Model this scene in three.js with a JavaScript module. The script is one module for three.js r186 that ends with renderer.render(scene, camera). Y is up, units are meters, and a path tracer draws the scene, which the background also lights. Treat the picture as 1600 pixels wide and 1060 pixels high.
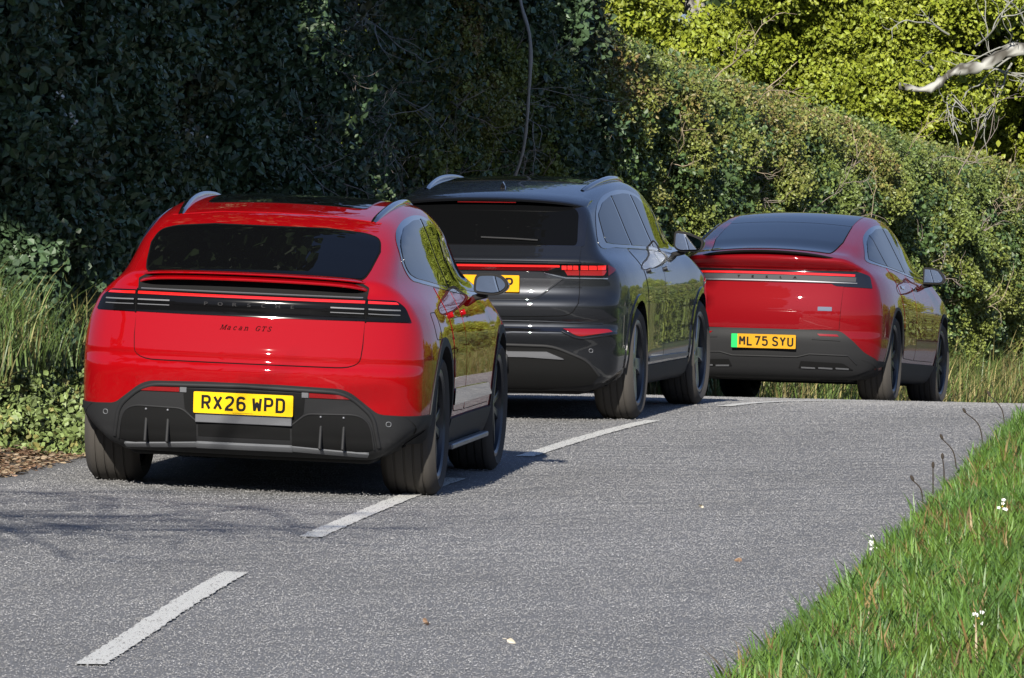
import * as THREE from 'three';
import { mergeGeometries } from 'three/addons/utils/BufferGeometryUtils.js';
import { FontLoader } from 'three/addons/loaders/FontLoader.js';
import { TextGeometry } from 'three/addons/geometries/TextGeometry.js';
import { RoundedBoxGeometry } from 'three/addons/geometries/RoundedBoxGeometry.js';
import { createNoise2D, createNoise3D } from 'simplex-noise';

// ---------------------------------------------------------------- camera, sky, sun, exposure
const CAM_H = 1.62;                                   // lens height above the road under the camera
const scene = new THREE.Scene();
const camera = new THREE.PerspectiveCamera(5.645, 1024 / 678, 0.5, 3000);
camera.position.set(0, CAM_H, 0);
camera.lookAt(0, CAM_H, -10);
const SUN_EL = 25, SUN_AZ = 9;                        // behind the camera, a little to its left
const sunDir = new THREE.Vector3(-Math.sin(SUN_AZ * Math.PI / 180) * Math.cos(SUN_EL * Math.PI / 180), Math.sin(SUN_EL * Math.PI / 180), Math.cos(SUN_AZ * Math.PI / 180) * Math.cos(SUN_EL * Math.PI / 180));
// clear spring sky: pale at the horizon, deep blue overhead, a little brighter round the sun
{
  const w = 512, h = 256, data = new Float32Array(w * h * 4), hz = [0.60, 0.72, 0.90], md = [0.26, 0.42, 0.80], zn = [0.10, 0.22, 0.58];
  for (let j = 0; j < h; j++) for (let i = 0; i < w; i++) {
    const el = ((j + 0.5) / h - 0.5) * Math.PI, az = ((i + 0.5) / w - 0.5) * 2 * Math.PI, e = Math.max(0, Math.sin(el));
    const d = [Math.cos(el) * Math.cos(az), Math.sin(el), Math.cos(el) * Math.sin(az)], c = Math.max(0, d[0] * sunDir.x + d[1] * sunDir.y + d[2] * sunDir.z), glow = 0.28 * c ** 8 + 0.12 * c * c;
    const a = Math.min(1, e / 0.35), b = Math.min(1, Math.max(0, (e - 0.35) / 0.65)), k = (j * w + i) * 4;
    for (let q = 0; q < 3; q++) { const base = e < 0.35 ? hz[q] + (md[q] - hz[q]) * (1 - (1 - a) ** 2) : md[q] + (zn[q] - md[q]) * b; data[k + q] = base + glow * [1, 0.95, 0.85][q]; }
    data[k + 3] = 1;
  }
  const t = new THREE.DataTexture(data, w, h, THREE.RGBAFormat, THREE.FloatType); t.mapping = THREE.EquirectangularReflectionMapping; t.magFilter = t.minFilter = THREE.LinearFilter; t.needsUpdate = true;
  scene.background = t; scene.environment = t; scene.backgroundIntensity = scene.environmentIntensity = 0.42;
}
const sun = new THREE.DirectionalLight(new THREE.Color(1, 0.94, 0.84), 5.0);
sun.position.copy(sunDir).multiplyScalar(120).add(new THREE.Vector3(0, 0, -45));
sun.target.position.set(0, 0, -45);
sun.castShadow = true;
sun.shadow.mapSize.set(4096, 4096);
Object.assign(sun.shadow.camera, { left: -40, right: 40, top: 40, bottom: -40, near: 1, far: 300 });
scene.add(sun, sun.target);
const renderer = new THREE.WebGLRenderer({ antialias: true });
renderer.setSize(1024, 678);
renderer.toneMapping = THREE.LinearToneMapping;
renderer.toneMappingExposure = 1.7;
renderer.shadowMap.enabled = true;
renderer.shadowMap.type = THREE.PCFSoftShadowMap;

// ---------------------------------------------------------------- helpers
function rng(seed) { let a = seed >>> 0; return () => { a = (a + 0x6D2B79F5) >>> 0; let t = a; t = Math.imul(t ^ (t >>> 15), t | 1); t ^= t + Math.imul(t ^ (t >>> 7), t | 61); return ((t ^ (t >>> 14)) >>> 0) / 4294967296; }; }
const n2 = createNoise2D(rng(11)), n3 = createNoise3D(rng(12));
const V = (x, y, z) => new THREE.Vector3(x, y, z);
const P = (X, Y, D) => V(X, Y + CAM_H, -D);           // right, up from lens height, distance ahead
const clamp = (v, a = 0, b = 1) => Math.min(b, Math.max(a, v));
const sst = (a, b, v) => { const t = clamp((v - a) / (b - a)); return t * t * (3 - 2 * t); };
const mix = (a, b, t) => a + (b - a) * t;
const smax = (a, b, k) => { const h = Math.max(k - Math.abs(a - b), 0) / k; return Math.max(a, b) + h * h * k * 0.25; };
function spl(pts) {                                   // smooth curve through [x, y] pairs, straight beyond the ends
  const n = pts.length, x = pts.map(p => p[0]), y = pts.map(p => p[1]), h = [], dl = [], m = [];
  for (let i = 0; i < n - 1; i++) { h[i] = x[i + 1] - x[i]; dl[i] = (y[i + 1] - y[i]) / h[i]; }
  m[0] = dl[0]; m[n - 1] = dl[n - 2];
  for (let i = 1; i < n - 1; i++) {
    m[i] = (dl[i - 1] * h[i] + dl[i] * h[i - 1]) / (h[i] + h[i - 1]);
    if (dl[i - 1] * dl[i] <= 0) m[i] *= 0.3;
  }
  return v => {
    if (v <= x[0]) return y[0] + m[0] * (v - x[0]);
    if (v >= x[n - 1]) return y[n - 1] + m[n - 1] * (v - x[n - 1]);
    let i = 0; while (v > x[i + 1]) i++;
    const t = (v - x[i]) / h[i], t2 = t * t, t3 = t2 * t;
    return (2 * t3 - 3 * t2 + 1) * y[i] + (t3 - 2 * t2 + t) * h[i] * m[i] + (3 * t2 - 2 * t3) * y[i + 1] + (t3 - t2) * h[i] * m[i + 1];
  };
}
const taken = {};
function numbered(name) { const k = taken[name] = (taken[name] ?? -1) + 1; return k ? name + '_' + String(k).padStart(3, '0') : name; }
function mk(parent, name, geo, mat, label) {
  const m = new THREE.Mesh(geo, mat); m.name = name; m.castShadow = m.receiveShadow = true;
  if (label) m.userData.label = label;
  parent.add(m); return m;
}
function thing(name, label, category, group) {
  const o = new THREE.Group(); o.name = numbered(name); o.userData = { label, category };
  if (group) o.userData.group = group;
  scene.add(o); return o;
}
function top(name, geo, mat, ud) { const m = mk(scene, numbered(name), geo, mat); m.userData = ud; return m; }
function std(rgb, roughness = 0.6, extra = {}) { const m = new THREE.MeshStandardMaterial({ roughness, side: THREE.DoubleSide, ...extra }); m.color.setRGB(...rgb); return m; }
function phys(rgb, roughness, extra = {}) { const m = new THREE.MeshPhysicalMaterial({ roughness, side: THREE.DoubleSide, ...extra }); m.color.setRGB(...rgb); return m; }
function geoFrom(pos, idx, nor, uv, col) {
  const g = new THREE.BufferGeometry();
  g.setAttribute('position', new THREE.Float32BufferAttribute(pos, 3));
  if (nor) g.setAttribute('normal', new THREE.Float32BufferAttribute(nor, 3));
  if (uv) g.setAttribute('uv', new THREE.Float32BufferAttribute(uv, 2));
  if (col) g.setAttribute('color', new THREE.Float32BufferAttribute(col, 3));
  g.setIndex(idx); if (!nor) g.computeVertexNormals();
  return g;
}
const font = await new FontLoader().loadAsync('fonts/droid/droid_sans_bold.typeface.json');
const fontThin = await new FontLoader().loadAsync('fonts/droid/droid_sans_regular.typeface.json');
const fontSerif = await new FontLoader().loadAsync('fonts/droid/droid_serif_regular.typeface.json');
// ---------------------------------------------------------------- the lane: t = metres right of the cars' line, D = metres ahead of the camera
const SP = { D: [0, 22, 30, 36.54, 39.4, 46.62, 49.47, 53, 55.7, 58.5, 64, 72, 80, 95, 130], X: [-5.2, -2.95, -2.05, -1.31, -0.99, -0.06, 0.434, 1.35, 2.174, 2.73, 4.3, 7.2, 11, 20, 48], Y: [-1.62, -1.14, -0.945, -0.786, -0.711, -0.522, -0.452, -0.449, -0.491, -0.536, -0.70, -1, -1.3, -1.7, -2.2], B: [1, 1.8, 2.4, 2.56, 2.4, 1, 0.9, 1.2, 1.6, 1.6, 1.6, 1.6, 1.5, 1, 0] };
const pathX = spl(SP.D.map((d, i) => [d, SP.X[i]])), pathY = spl(SP.D.map((d, i) => [d, SP.Y[i]])), pathB = spl(SP.D.map((d, i) => [d, Math.tan(SP.B[i] * Math.PI / 180)]));
const TL = -1.42, TR = 3.5;
const roadY = (t, D) => pathY(D) - clamp(t, -3, 5) * pathB(D);
const bankL = spl([[0, -0.02], [0.15, 0.02], [0.45, 0.09], [0.9, 0.26], [1.7, 0.6], [3, 0.85], [8, 1.0], [40, 1.1], [400, 1.1]]);
const bankR = spl([[0, -0.02], [0.12, 0.02], [0.4, 0.07], [1, 0.11], [3, 0.1], [8, -0.1], [60, -0.6], [400, -2]]);
function groundY(t, D) {
  const y = roadY(t, D);
  if (t >= TL && t <= TR) return y - 0.03;
  if (t < TL) return y + bankL(TL - t) + 0.02 * n2(t * 1.3, D * 0.7);
  return y + bankR(t - TR) + 0.015 * n2(t * 1.1, D * 0.6);
}
const atRoad = (t, D, up = 0) => P(pathX(D) + t, roadY(t, D) + up, D);
const atGround = (t, D, up = 0) => P(pathX(D) + t, groundY(t, D) + up, D);
function noiseTexture(n, fn, srgb = true) {
  const d = new Uint8Array(n * n * 4);
  for (let j = 0; j < n; j++) for (let i = 0; i < n; i++) { const c = fn(i, j), k = (j * n + i) * 4; d[k] = clamp(c[0]) * 255; d[k + 1] = clamp(c[1]) * 255; d[k + 2] = clamp(c[2]) * 255; d[k + 3] = 255; }
  const t = new THREE.DataTexture(d, n, n); t.wrapS = t.wrapT = THREE.RepeatWrapping; t.magFilter = THREE.LinearFilter; t.minFilter = THREE.LinearMipmapLinearFilter; t.generateMipmaps = true; t.anisotropy = 8;
  if (srgb) t.colorSpace = THREE.SRGBColorSpace; t.needsUpdate = true; return t;
}
{
  // asphalt: fine chippings, pale and dark stones in a grey binder
  const N = 2048, r = rng(5), h = new Float32Array(N * N);
  const stones = new Float32Array(N * N).fill(0);
  for (let s = 0; s < 52000; s++) {
    const x = r() * N, y = r() * N, rad = 1.2 + r() * r() * 4.2, v = r() < 0.16 ? 0.3 + 0.5 * r() : r() < 0.3 ? -0.5 - 0.4 * r() : (r() - 0.5) * 0.35;
    for (let j = -6; j <= 6; j++) for (let i = -6; i <= 6; i++) { const d = Math.hypot(i, j * (0.7 + 0.6 * ((s % 7) / 7))) ; if (d < rad) { const k = (((y + j + N) | 0) % N) * N + (((x + i + N) | 0) % N); stones[k] = v; h[k] = 0.5 + 0.5 * (1 - d / rad); } }
  }
  const tone = noiseTexture(N, (i, j) => { const k = j * N + i, w = 2 * Math.PI / N, p = n2(Math.cos(i * w) * 2 + 7, Math.sin(i * w) * 2 + Math.cos(j * w) * 2) * 0.02 + n2(i * 0.11, j * 0.11) * 0.012; const g = 0.76 + p + stones[k] * 0.26 + (r() - 0.5) * 0.10; return [g, g, g]; });
  const bump = noiseTexture(N, (i, j) => { const v = h[j * N + i] * 0.8 + r() * 0.2; return [v, v, v]; }, false);
  const pos = [], idx = [], uv = [], col = [], ds = [], ts = [];
  for (let d = -14; d <= 128; d += d > 15 && d < 66 ? 0.25 : 1) ds.push(d);
  for (let i = 0; i <= 30; i++) ts.push(mix(TL, TR, i / 30));
  for (const d of ds) ts.forEach((t, i) => {
    const edge = i === 0 ? -0.10 * Math.abs(n2(d * 0.9, 3)) : i === 30 ? 0.08 * n2(d * 0.7, 9) : 0, tt = t + edge, p = atRoad(tt, d); pos.push(p.x, p.y, p.z); uv.push(tt / 1.9, d / 1.9);
    const c = 1 + 0.07 * n2(tt * 0.8, d * 0.25) + 0.05 * n2(tt * 2.3 + 5, d * 0.8) - 0.05 * Math.exp(-(((tt + 0.1) / 0.35) ** 2)) ; col.push(c, c, c);
  });
  for (let i = 0; i < ds.length - 1; i++) for (let j = 0; j < 30; j++) { const a = i * 31 + j; idx.push(a, a + 1, a + 31, a + 1, a + 32, a + 31); }
  const m = std([0.27, 0.27, 0.272], 0.88, { map: tone, bumpMap: bump, bumpScale: 0.003, vertexColors: true });
  const road = top('road', geoFrom(pos, idx, null, uv, col), m, { kind: 'structure', label: 'grey asphalt lane climbing to a crest and bending right' });
  // stone chippings standing proud of the binder, laid in overlapping patches
  const rc = rng(17), chips = [0, 1, 2, 3, 4, 5].map(() => {
    const p = [], ix = [], cl = [];
    for (let k = 0; k < 56; k++) {
      const x = (rc() + rc() - 1) * 0.3, z = (rc() + rc() - 1) * 0.3, a = 0.0025 + 0.0035 * rc() ** 1.5, hh = 0.001 + 0.0017 * rc(), w = rc() * 3.1, o = p.length / 3, q = rc(), g = q < 0.12 ? 1.3 + 0.6 * rc() : q < 0.4 ? 0.62 + 0.25 * rc() : 0.8 + 0.4 * rc();
      for (let i = 0; i < 5; i++) { const b = w + i * 1.2566, m_ = a * (0.75 + 0.5 * rc()); p.push(x + Math.cos(b) * m_, -0.001, z + Math.sin(b) * m_); cl.push(g, g, g * 1.01); }
      p.push(x + (rc() - 0.5) * a, hh, z + (rc() - 0.5) * a); cl.push(g, g, g * 1.01);
      for (let i = 0; i < 5; i++) ix.push(o + i, o + 5, o + (i + 1) % 5);
    }
    const gq = geoFrom(p, ix, null, null, cl).toNonIndexed(); gq.computeVertexNormals(); return gq;
  });
  const chipMat = std([0.195, 0.194, 0.192], 0.85, { vertexColors: true }), spots = [];
  for (let d = 17; d < 57; d += 0.12) for (let t = TL + 0.1; t < TR - 0.05; t += 0.12) spots.push([clamp(t + (rc() - 0.5) * 0.11, TL + 0.2, TR - 0.2), d + (rc() - 0.5) * 0.11]);
  chips.forEach((g, v) => {
    const mine = spots.filter((_, i) => (i * 7 + ((i / 41) | 0) * 3) % 6 === v), im = new THREE.InstancedMesh(g, chipMat, mine.length), m4 = new THREE.Matrix4(), qq = new THREE.Quaternion();
    mine.forEach(([t, d], i) => { qq.setFromAxisAngle(V(0, 1, 0), rc() * 6.283); im.setMatrixAt(i, m4.compose(atRoad(t, d, 0.0005), qq, V(1, 1, 1))); const k = 1 + 0.10 * n2(t * 0.8, d * 0.25) + 0.07 * n2(t * 2.3 + 5, d * 0.8); im.setColorAt(i, new THREE.Color().setRGB(k, k, k)); });
    im.name = 'chippings'; im.userData.kind = 'stuff'; im.receiveShadow = im.castShadow = true; road.add(im);
  });
  // broken centre line, worn thermoplastic
  const rr = rng(9), worn = noiseTexture(1024, (i, j) => { const a = n2(i * 0.05, j * 0.05) * 0.5 + n2(i * 0.13, j * 0.13) * 0.5, pit = rr() < 0.16 + 0.12 * a ? 0.36 + 0.2 * rr() : 1; const g = (0.86 + 0.05 * a + (rr() - 0.5) * 0.05) * pit; return [g, g * 0.995, g * 0.975]; });
  const mt = spl([[0, 2.6], [23.9, 1.27], [29.3, 0.95], [32.1, 0.865], [36.5, 0.80], [41, 0.89], [46.2, 1.07], [48.8, 1.2], [55, 1.55], [62, 1.7], [100, 1.7]]);
  const mm = std([0.9, 0.9, 0.87], 0.75, { map: worn });
  for (const [a, b] of [[7.2, 12.7], [15.5, 21.1], [23.88, 29.35], [32.1, 38.2], [40.9, 46.2], [48.78, 54.3], [57, 62.5]]) {
    const q = [], u = [], x = []; const n = Math.ceil((b - a) / 0.06);
    for (let i = 0; i <= n; i++) { const d = mix(a, b, i / n), c = mt(d), j = k => 0.007 * n2(d * 9, k) + 0.004 * n2(d * 40, k + 5), e = i === 0 || i === n ? 0.012 * n2(a, 4) : 0; for (const [k, o] of [[1, -0.052], [2, 0.052]]) { const p = atRoad(c + o + j(k), d + e + (i === 0 ? 0.03 * k : 0), 0.007); q.push(p.x, p.y, p.z); u.push((o + j(k)) / 0.9 + a, d / 0.9); } }
    for (let i = 0; i < n; i++) { const k = i * 2; x.push(k, k + 1, k + 2, k + 1, k + 3, k + 2); }
    top('road_marking', geoFrom(q, x, null, u), mm, { kind: 'structure', label: 'worn white dash of the broken centre line' });
  }
  // ground on both sides and out to the horizon
  const gp = [], gi = [], gc = [], gu = [], gd = [], gt = [];
  for (let d = -200; d < -14; d += 20) gd.push(d);
  for (let d = -14; d < 90; d += 0.5) gd.push(d); for (const d of [90, 95, 102, 110, 120, 130, 145, 165, 200, 250, 320, 450, 700, 1200]) gd.push(d);
  for (const t of [-900, -400, -150, -60, -30, -18, -12, -9, -7, -5.5, -4.5, -3.8, -3.2, -2.8, -2.4, -2.1, -1.85, -1.65, -1.5, TL - 0.02, TL + 0.15, 0, 1, 2, TR - 0.15, TR + 0.02, 3.62, 3.8, 4, 4.3, 4.7, 5.2, 6, 7, 8.5, 11, 15, 22, 35, 60, 150, 400, 900]) gt.push(t);
  const far = d => clamp(d, -40, 128);
  for (const d of gd) for (const t of gt) {
    const k = far(d), X = pathX(k) * (d > 128 ? Math.max(0, 1 - (d - 128) / 200) : 1) + t, Y = groundY(clamp(t, -350, 350), k), p = P(X, Y, d); gp.push(p.x, p.y, p.z); gu.push(X / 3, d / 3);
    const soil = t < TL ? sst(-2.3, -1.75, t + 0.2 * n2(t * 3, d)) : sst(3.75, 3.55, t), v = 1 + 0.25 * n2(t * 1.7, d * 0.9) + 0.2 * n2(t * 5, d * 4);
    gc.push(mix(0.055, 0.15, soil) * v, mix(0.075, 0.115, soil) * v, mix(0.022, 0.08, soil) * v);
  }
  const w = gt.length; for (let i = 0; i < gd.length - 1; i++) for (let j = 0; j < w - 1; j++) { const a = i * w + j; gi.push(a, a + 1, a + w, a + 1, a + w + 1, a + w); }
  top('ground', geoFrom(gp, gi, null, gu, gc), std([1, 1, 1], 1, { vertexColors: true, map: noiseTexture(512, () => { const g = 0.7 + 0.3 * rr(); return [g, g, g]; }) }), { kind: 'structure', label: 'earth banks and grass fields on both sides of the lane' });
}
// ---------------------------------------------------------------- car kit: a body is an implicit shape F(x, y, l) (l = metres ahead of the rear axle, negative inside);
// panels, lamps and trims are outlines laid on that shape from behind, from the side or from above, each with its own thickness
const EPS = 0.002;
function gradF(F, x, y, l) {
  const gx = F(x + EPS, y, l) - F(x - EPS, y, l), gy = F(x, y + EPS, l) - F(x, y - EPS, l), gl = F(x, y, l + EPS) - F(x, y, l - EPS);
  const m = Math.hypot(gx, gy, gl) || 1e-9;
  return [gx / m, gy / m, gl / m, m / (2 * EPS)];
}
function surfaceNet(F, lo, hi, h) {
  const n = [0, 1, 2].map(i => Math.ceil((hi[i] - lo[i]) / h) + 1), [nx, ny, nz] = n;
  const val = new Float32Array(nx * ny * nz), id = new Int32Array(nx * ny * nz).fill(-1);
  const at = (i, j, k) => (k * ny + j) * nx + i;
  for (let k = 0; k < nz; k++) for (let j = 0; j < ny; j++) for (let i = 0; i < nx; i++) val[at(i, j, k)] = F(lo[0] + i * h, lo[1] + j * h, lo[2] + k * h);
  const pos = [], nor = [], idx = [];
  const C = []; for (let c = 0; c < 8; c++) C.push([c & 1, (c >> 1) & 1, c >> 2]);
  const E = []; for (let a = 0; a < 8; a++) for (const b of [a | 1, a | 2, a | 4]) if (b !== a) E.push([a, b]);
  for (let k = 0; k < nz - 1; k++) for (let j = 0; j < ny - 1; j++) for (let i = 0; i < nx - 1; i++) {
    let inside = 0; const v = [];
    for (let c = 0; c < 8; c++) { v[c] = val[at(i + C[c][0], j + C[c][1], k + C[c][2])]; if (v[c] < 0) inside++; }
    if (inside === 0 || inside === 8) continue;
    let px = 0, py = 0, pz = 0, cnt = 0;
    for (const [a, b] of E) if ((v[a] < 0) !== (v[b] < 0)) {
      const t = v[a] / (v[a] - v[b]); cnt++;
      px += mix(C[a][0], C[b][0], t); py += mix(C[a][1], C[b][1], t); pz += mix(C[a][2], C[b][2], t);
    }
    let x = lo[0] + (i + px / cnt) * h, y = lo[1] + (j + py / cnt) * h, z = lo[2] + (k + pz / cnt) * h, g;
    const x0 = x, y0 = y, z0 = z;
    for (let it = 0; it < 3; it++) {
      g = gradF(F, x, y, z); const d = clamp(F(x, y, z) / Math.max(g[3], 0.3), -h, h);
      x -= g[0] * d; y -= g[1] * d; z -= g[2] * d;
    }
    if (Math.hypot(x - x0, y - y0, z - z0) > h) { x = x0; y = y0; z = z0; }
    g = gradF(F, x, y, z);
    id[at(i, j, k)] = pos.length / 3; pos.push(x, y, -z); nor.push(g[0], g[1], -g[2]);
  }
  for (let k = 1; k < nz - 1; k++) for (let j = 1; j < ny - 1; j++) for (let i = 1; i < nx - 1; i++) {
    const a = val[at(i, j, k)] < 0;
    const quad = (b, p, q, r, s) => { if (a === b) return; if (p < 0 || q < 0 || r < 0 || s < 0) return; if (a) idx.push(p, q, r, p, r, s); else idx.push(p, r, q, p, s, r); };
    quad(val[at(i + 1, j, k)] < 0, id[at(i, j - 1, k - 1)], id[at(i, j - 1, k)], id[at(i, j, k)], id[at(i, j, k - 1)]);
    quad(val[at(i, j + 1, k)] < 0, id[at(i - 1, j, k - 1)], id[at(i, j, k - 1)], id[at(i, j, k)], id[at(i - 1, j, k)]);
    quad(val[at(i, j, k + 1)] < 0, id[at(i - 1, j - 1, k)], id[at(i - 1, j, k)], id[at(i, j, k)], id[at(i, j - 1, k)]);
  }
  orient(pos, nor, idx);
  return geoFrom(pos, idx, nor);
}
function orient(pos, nor, idx) {                     // wind each triangle the way its normals point
  for (let t = 0; t < idx.length; t += 3) {
    const [a, b, c] = [idx[t] * 3, idx[t + 1] * 3, idx[t + 2] * 3];
    const ux = pos[b] - pos[a], uy = pos[b + 1] - pos[a + 1], uz = pos[b + 2] - pos[a + 2], vx = pos[c] - pos[a], vy = pos[c + 1] - pos[a + 1], vz = pos[c + 2] - pos[a + 2];
    const nx = uy * vz - uz * vy, ny = uz * vx - ux * vz, nz = ux * vy - uy * vx;
    if (nx * (nor[a] + nor[b] + nor[c]) + ny * (nor[a + 1] + nor[b + 1] + nor[c + 1]) + nz * (nor[a + 2] + nor[b + 2] + nor[c + 2]) < 0) { const s = idx[t + 1]; idx[t + 1] = idx[t + 2]; idx[t + 2] = s; }
  }
}
// where a straight line from outside meets the body: 'rear' takes (x, y), 'side' takes (l, y) on the right (+1) or left (-1), 'top' takes (x, l)
function meet(F, axis, u, v, side = 1) {
  const at = axis === 'rear' ? t => [u, v, -1.7 + t] : axis === 'side' ? t => [side * (1.4 - t), v, u] : t => [u, 2.1 - t, v];
  let t = 0; const st = 0.025;
  while (t < 2.2 && F(...at(t)) > 0) t += st;
  let a = t - st, b = t;
  for (let i = 0; i < 16; i++) { const m = (a + b) / 2; if (F(...at(m)) > 0) a = m; else b = m; }
  return at(b);
}
function rp(pts, seg = 6) {                          // outline with rounded corners: [u, v, radius]
  const out = [], n = pts.length;
  for (let i = 0; i < n; i++) {
    const [x, y, r = 0] = pts[i], p = pts[(i + n - 1) % n], q = pts[(i + 1) % n];
    if (!r) { out.push([x, y]); continue; }
    let ax = p[0] - x, ay = p[1] - y, bx = q[0] - x, by = q[1] - y; const la = Math.hypot(ax, ay), lb = Math.hypot(bx, by);
    const ra = Math.min(r, la * 0.49), rb = Math.min(r, lb * 0.49); ax *= ra / la; ay *= ra / la; bx *= rb / lb; by *= rb / lb;
    for (let s = 0; s <= seg; s++) { const t = s / seg, c = (1 - t) * (1 - t), d = t * t; out.push([x + ax * c + bx * d, y + ay * c + by * d]); }
  }
  return out;
}
const sym = half => [...half, ...half.slice().reverse().map(([u, v, r]) => [-u, v, r])];   // right half (top to bottom) mirrored to the left
const mirrorU = pts => pts.map(([u, v, r]) => [-u, v, r]);
function curve2(pts, closed = false, per = 8) {
  const c = new THREE.CatmullRomCurve3(pts.map(p => V(p[0], p[1], 0)), closed, 'centripetal');
  return c.getPoints(pts.length * per).map(p => [p.x, p.y]);
}
function densify(poly, step, closed = true) {
  const out = [], n = poly.length;
  for (let i = 0; i < (closed ? n : n - 1); i++) {
    const a = poly[i], b = poly[(i + 1) % n], k = Math.max(1, Math.ceil(Math.hypot(b[0] - a[0], b[1] - a[1]) / step));
    if (Math.hypot(b[0] - a[0], b[1] - a[1]) < 1e-6) continue;
    for (let s = 0; s < k; s++) out.push([mix(a[0], b[0], s / k), mix(a[1], b[1], s / k)]);
  }
  if (!closed) out.push(poly[n - 1]);
  return out;
}
function clipHalf(poly, ax, lim, keepLess) {
  const out = [], n = poly.length, s = keepLess ? 1 : -1;
  for (let i = 0; i < n; i++) {
    const a = poly[i], b = poly[(i + 1) % n], da = s * (a[ax] - lim), db = s * (b[ax] - lim);
    if (da <= 0) out.push(a);
    if ((da < 0 && db > 0) || (da > 0 && db < 0)) { const t = da / (da - db); out.push([mix(a[0], b[0], t), mix(a[1], b[1], t)]); }
  }
  return out;
}
function panel(F, axis, outline, { off = 0.003, step = 0.03, skirt = 0.012, side = 1, bow } = {}) {
  const poly = densify(outline, step * 0.6);
  let u0 = 9, u1 = -9, v0 = 9, v1 = -9; for (const [u, v] of poly) { u0 = Math.min(u0, u); u1 = Math.max(u1, u); v0 = Math.min(v0, v); v1 = Math.max(v1, v); }
  const pos = [], nor = [], idx = [], seen = new Map();
  const vert = (u, v) => {
    const key = Math.round(u * 2e4) + ',' + Math.round(v * 2e4); if (seen.has(key)) return seen.get(key);
    const [x, y, l] = meet(F, axis, u, v, side), g = gradF(F, x, y, l), o = off + (bow ? bow(u, v) : 0), k = pos.length / 3;
    pos.push(x + g[0] * o, y + g[1] * o, -(l + g[2] * o)); nor.push(g[0], g[1], -g[2]); seen.set(key, k); return k;
  };
  const nu = Math.max(1, Math.ceil((u1 - u0) / step)), nv = Math.max(1, Math.ceil((v1 - v0) / step));
  for (let i = 0; i < nu; i++) {
    let strip = clipHalf(clipHalf(poly, 0, mix(u0, u1, i / nu), false), 0, mix(u0, u1, (i + 1) / nu), true);
    if (strip.length < 3) continue;
    for (let j = 0; j < nv; j++) {
      const c = clipHalf(clipHalf(strip, 1, mix(v0, v1, j / nv), false), 1, mix(v0, v1, (j + 1) / nv), true);
      if (c.length < 3) continue;
      const cc = c.filter((p, q) => { const r = c[(q + 1) % c.length]; return Math.hypot(p[0] - r[0], p[1] - r[1]) > 1e-5; });
      if (cc.length < 3) continue;
      for (const t of THREE.ShapeUtils.triangulateShape(cc.map(p => new THREE.Vector2(p[0], p[1])), [])) idx.push(...t.map(q => vert(...cc[q])));
    }
  }
  orient(pos, nor, idx);
  if (skirt) {                                        // the panel's edge, turned in towards the body
    const n = poly.length, base = pos.length / 3; const ring = poly.map(([u, v]) => { const k = vert(u, v); return k; });
    const p0 = pos.slice(), s = pos.length / 3; let far = 0; for (let i = 1; i < n; i++) if (poly[i][0] > poly[far][0]) far = i;
    const cen = [0, 1, 2].map(q => ring.reduce((a, k) => a + p0[k * 3 + q], 0) / n); let flip = 1;
    { const k = ring[far] * 3, a = ring[(far + n - 1) % n] * 3, b = ring[(far + 1) % n] * 3, t = [0, 1, 2].map(q => p0[b + q] - p0[a + q]), N = [nor[k], nor[k + 1], nor[k + 2]];
      if ((t[1] * N[2] - t[2] * N[1]) * (p0[k] - cen[0]) + (t[2] * N[0] - t[0] * N[2]) * (p0[k + 1] - cen[1]) + (t[0] * N[1] - t[1] * N[0]) * (p0[k + 2] - cen[2]) < 0) flip = -1; }
    for (let i = 0; i < n; i++) {
      const k = ring[i] * 3, a = ring[(i + n - 1) % n] * 3, b = ring[(i + 1) % n] * 3;
      const tx = p0[b] - p0[a], ty = p0[b + 1] - p0[a + 1], tz = p0[b + 2] - p0[a + 2], nx = nor[k], ny = nor[k + 1], nz = nor[k + 2];
      let ex = ty * nz - tz * ny, ey = tz * nx - tx * nz, ez = tx * ny - ty * nx; const m = (Math.hypot(ex, ey, ez) || 1) * flip;
      for (const dd of [0, skirt]) { pos.push(p0[k] - nx * dd, p0[k + 1] - ny * dd, p0[k + 2] - nz * dd); nor.push(ex / m, ey / m, ez / m); }
    }
    for (let i = 0; i < n; i++) { const a = s + i * 2, b = s + ((i + 1) % n) * 2; idx.push(a, b, a + 1, b, b + 1, a + 1); }
    orient(pos, nor, idx);
  }
  return geoFrom(pos, idx, nor);
}
function grow(poly, d) {                              // outline moved outward by d
  const q = poly.filter((p, i) => { const r = poly[(i + 1) % poly.length]; return Math.hypot(p[0] - r[0], p[1] - r[1]) > 1e-4; });
  let area = 0; const n = q.length; for (let i = 0; i < n; i++) { const a = q[i], b = q[(i + 1) % n]; area += a[0] * b[1] - b[0] * a[1]; }
  const s = area > 0 ? 1 : -1;
  return q.map((p, i) => { const a = q[(i + n - 1) % n], b = q[(i + 1) % n]; let tx = b[0] - a[0], ty = b[1] - a[1]; const m = Math.hypot(tx, ty) || 1; return [p[0] + s * ty / m * d, p[1] - s * tx / m * d]; });
}
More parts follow.
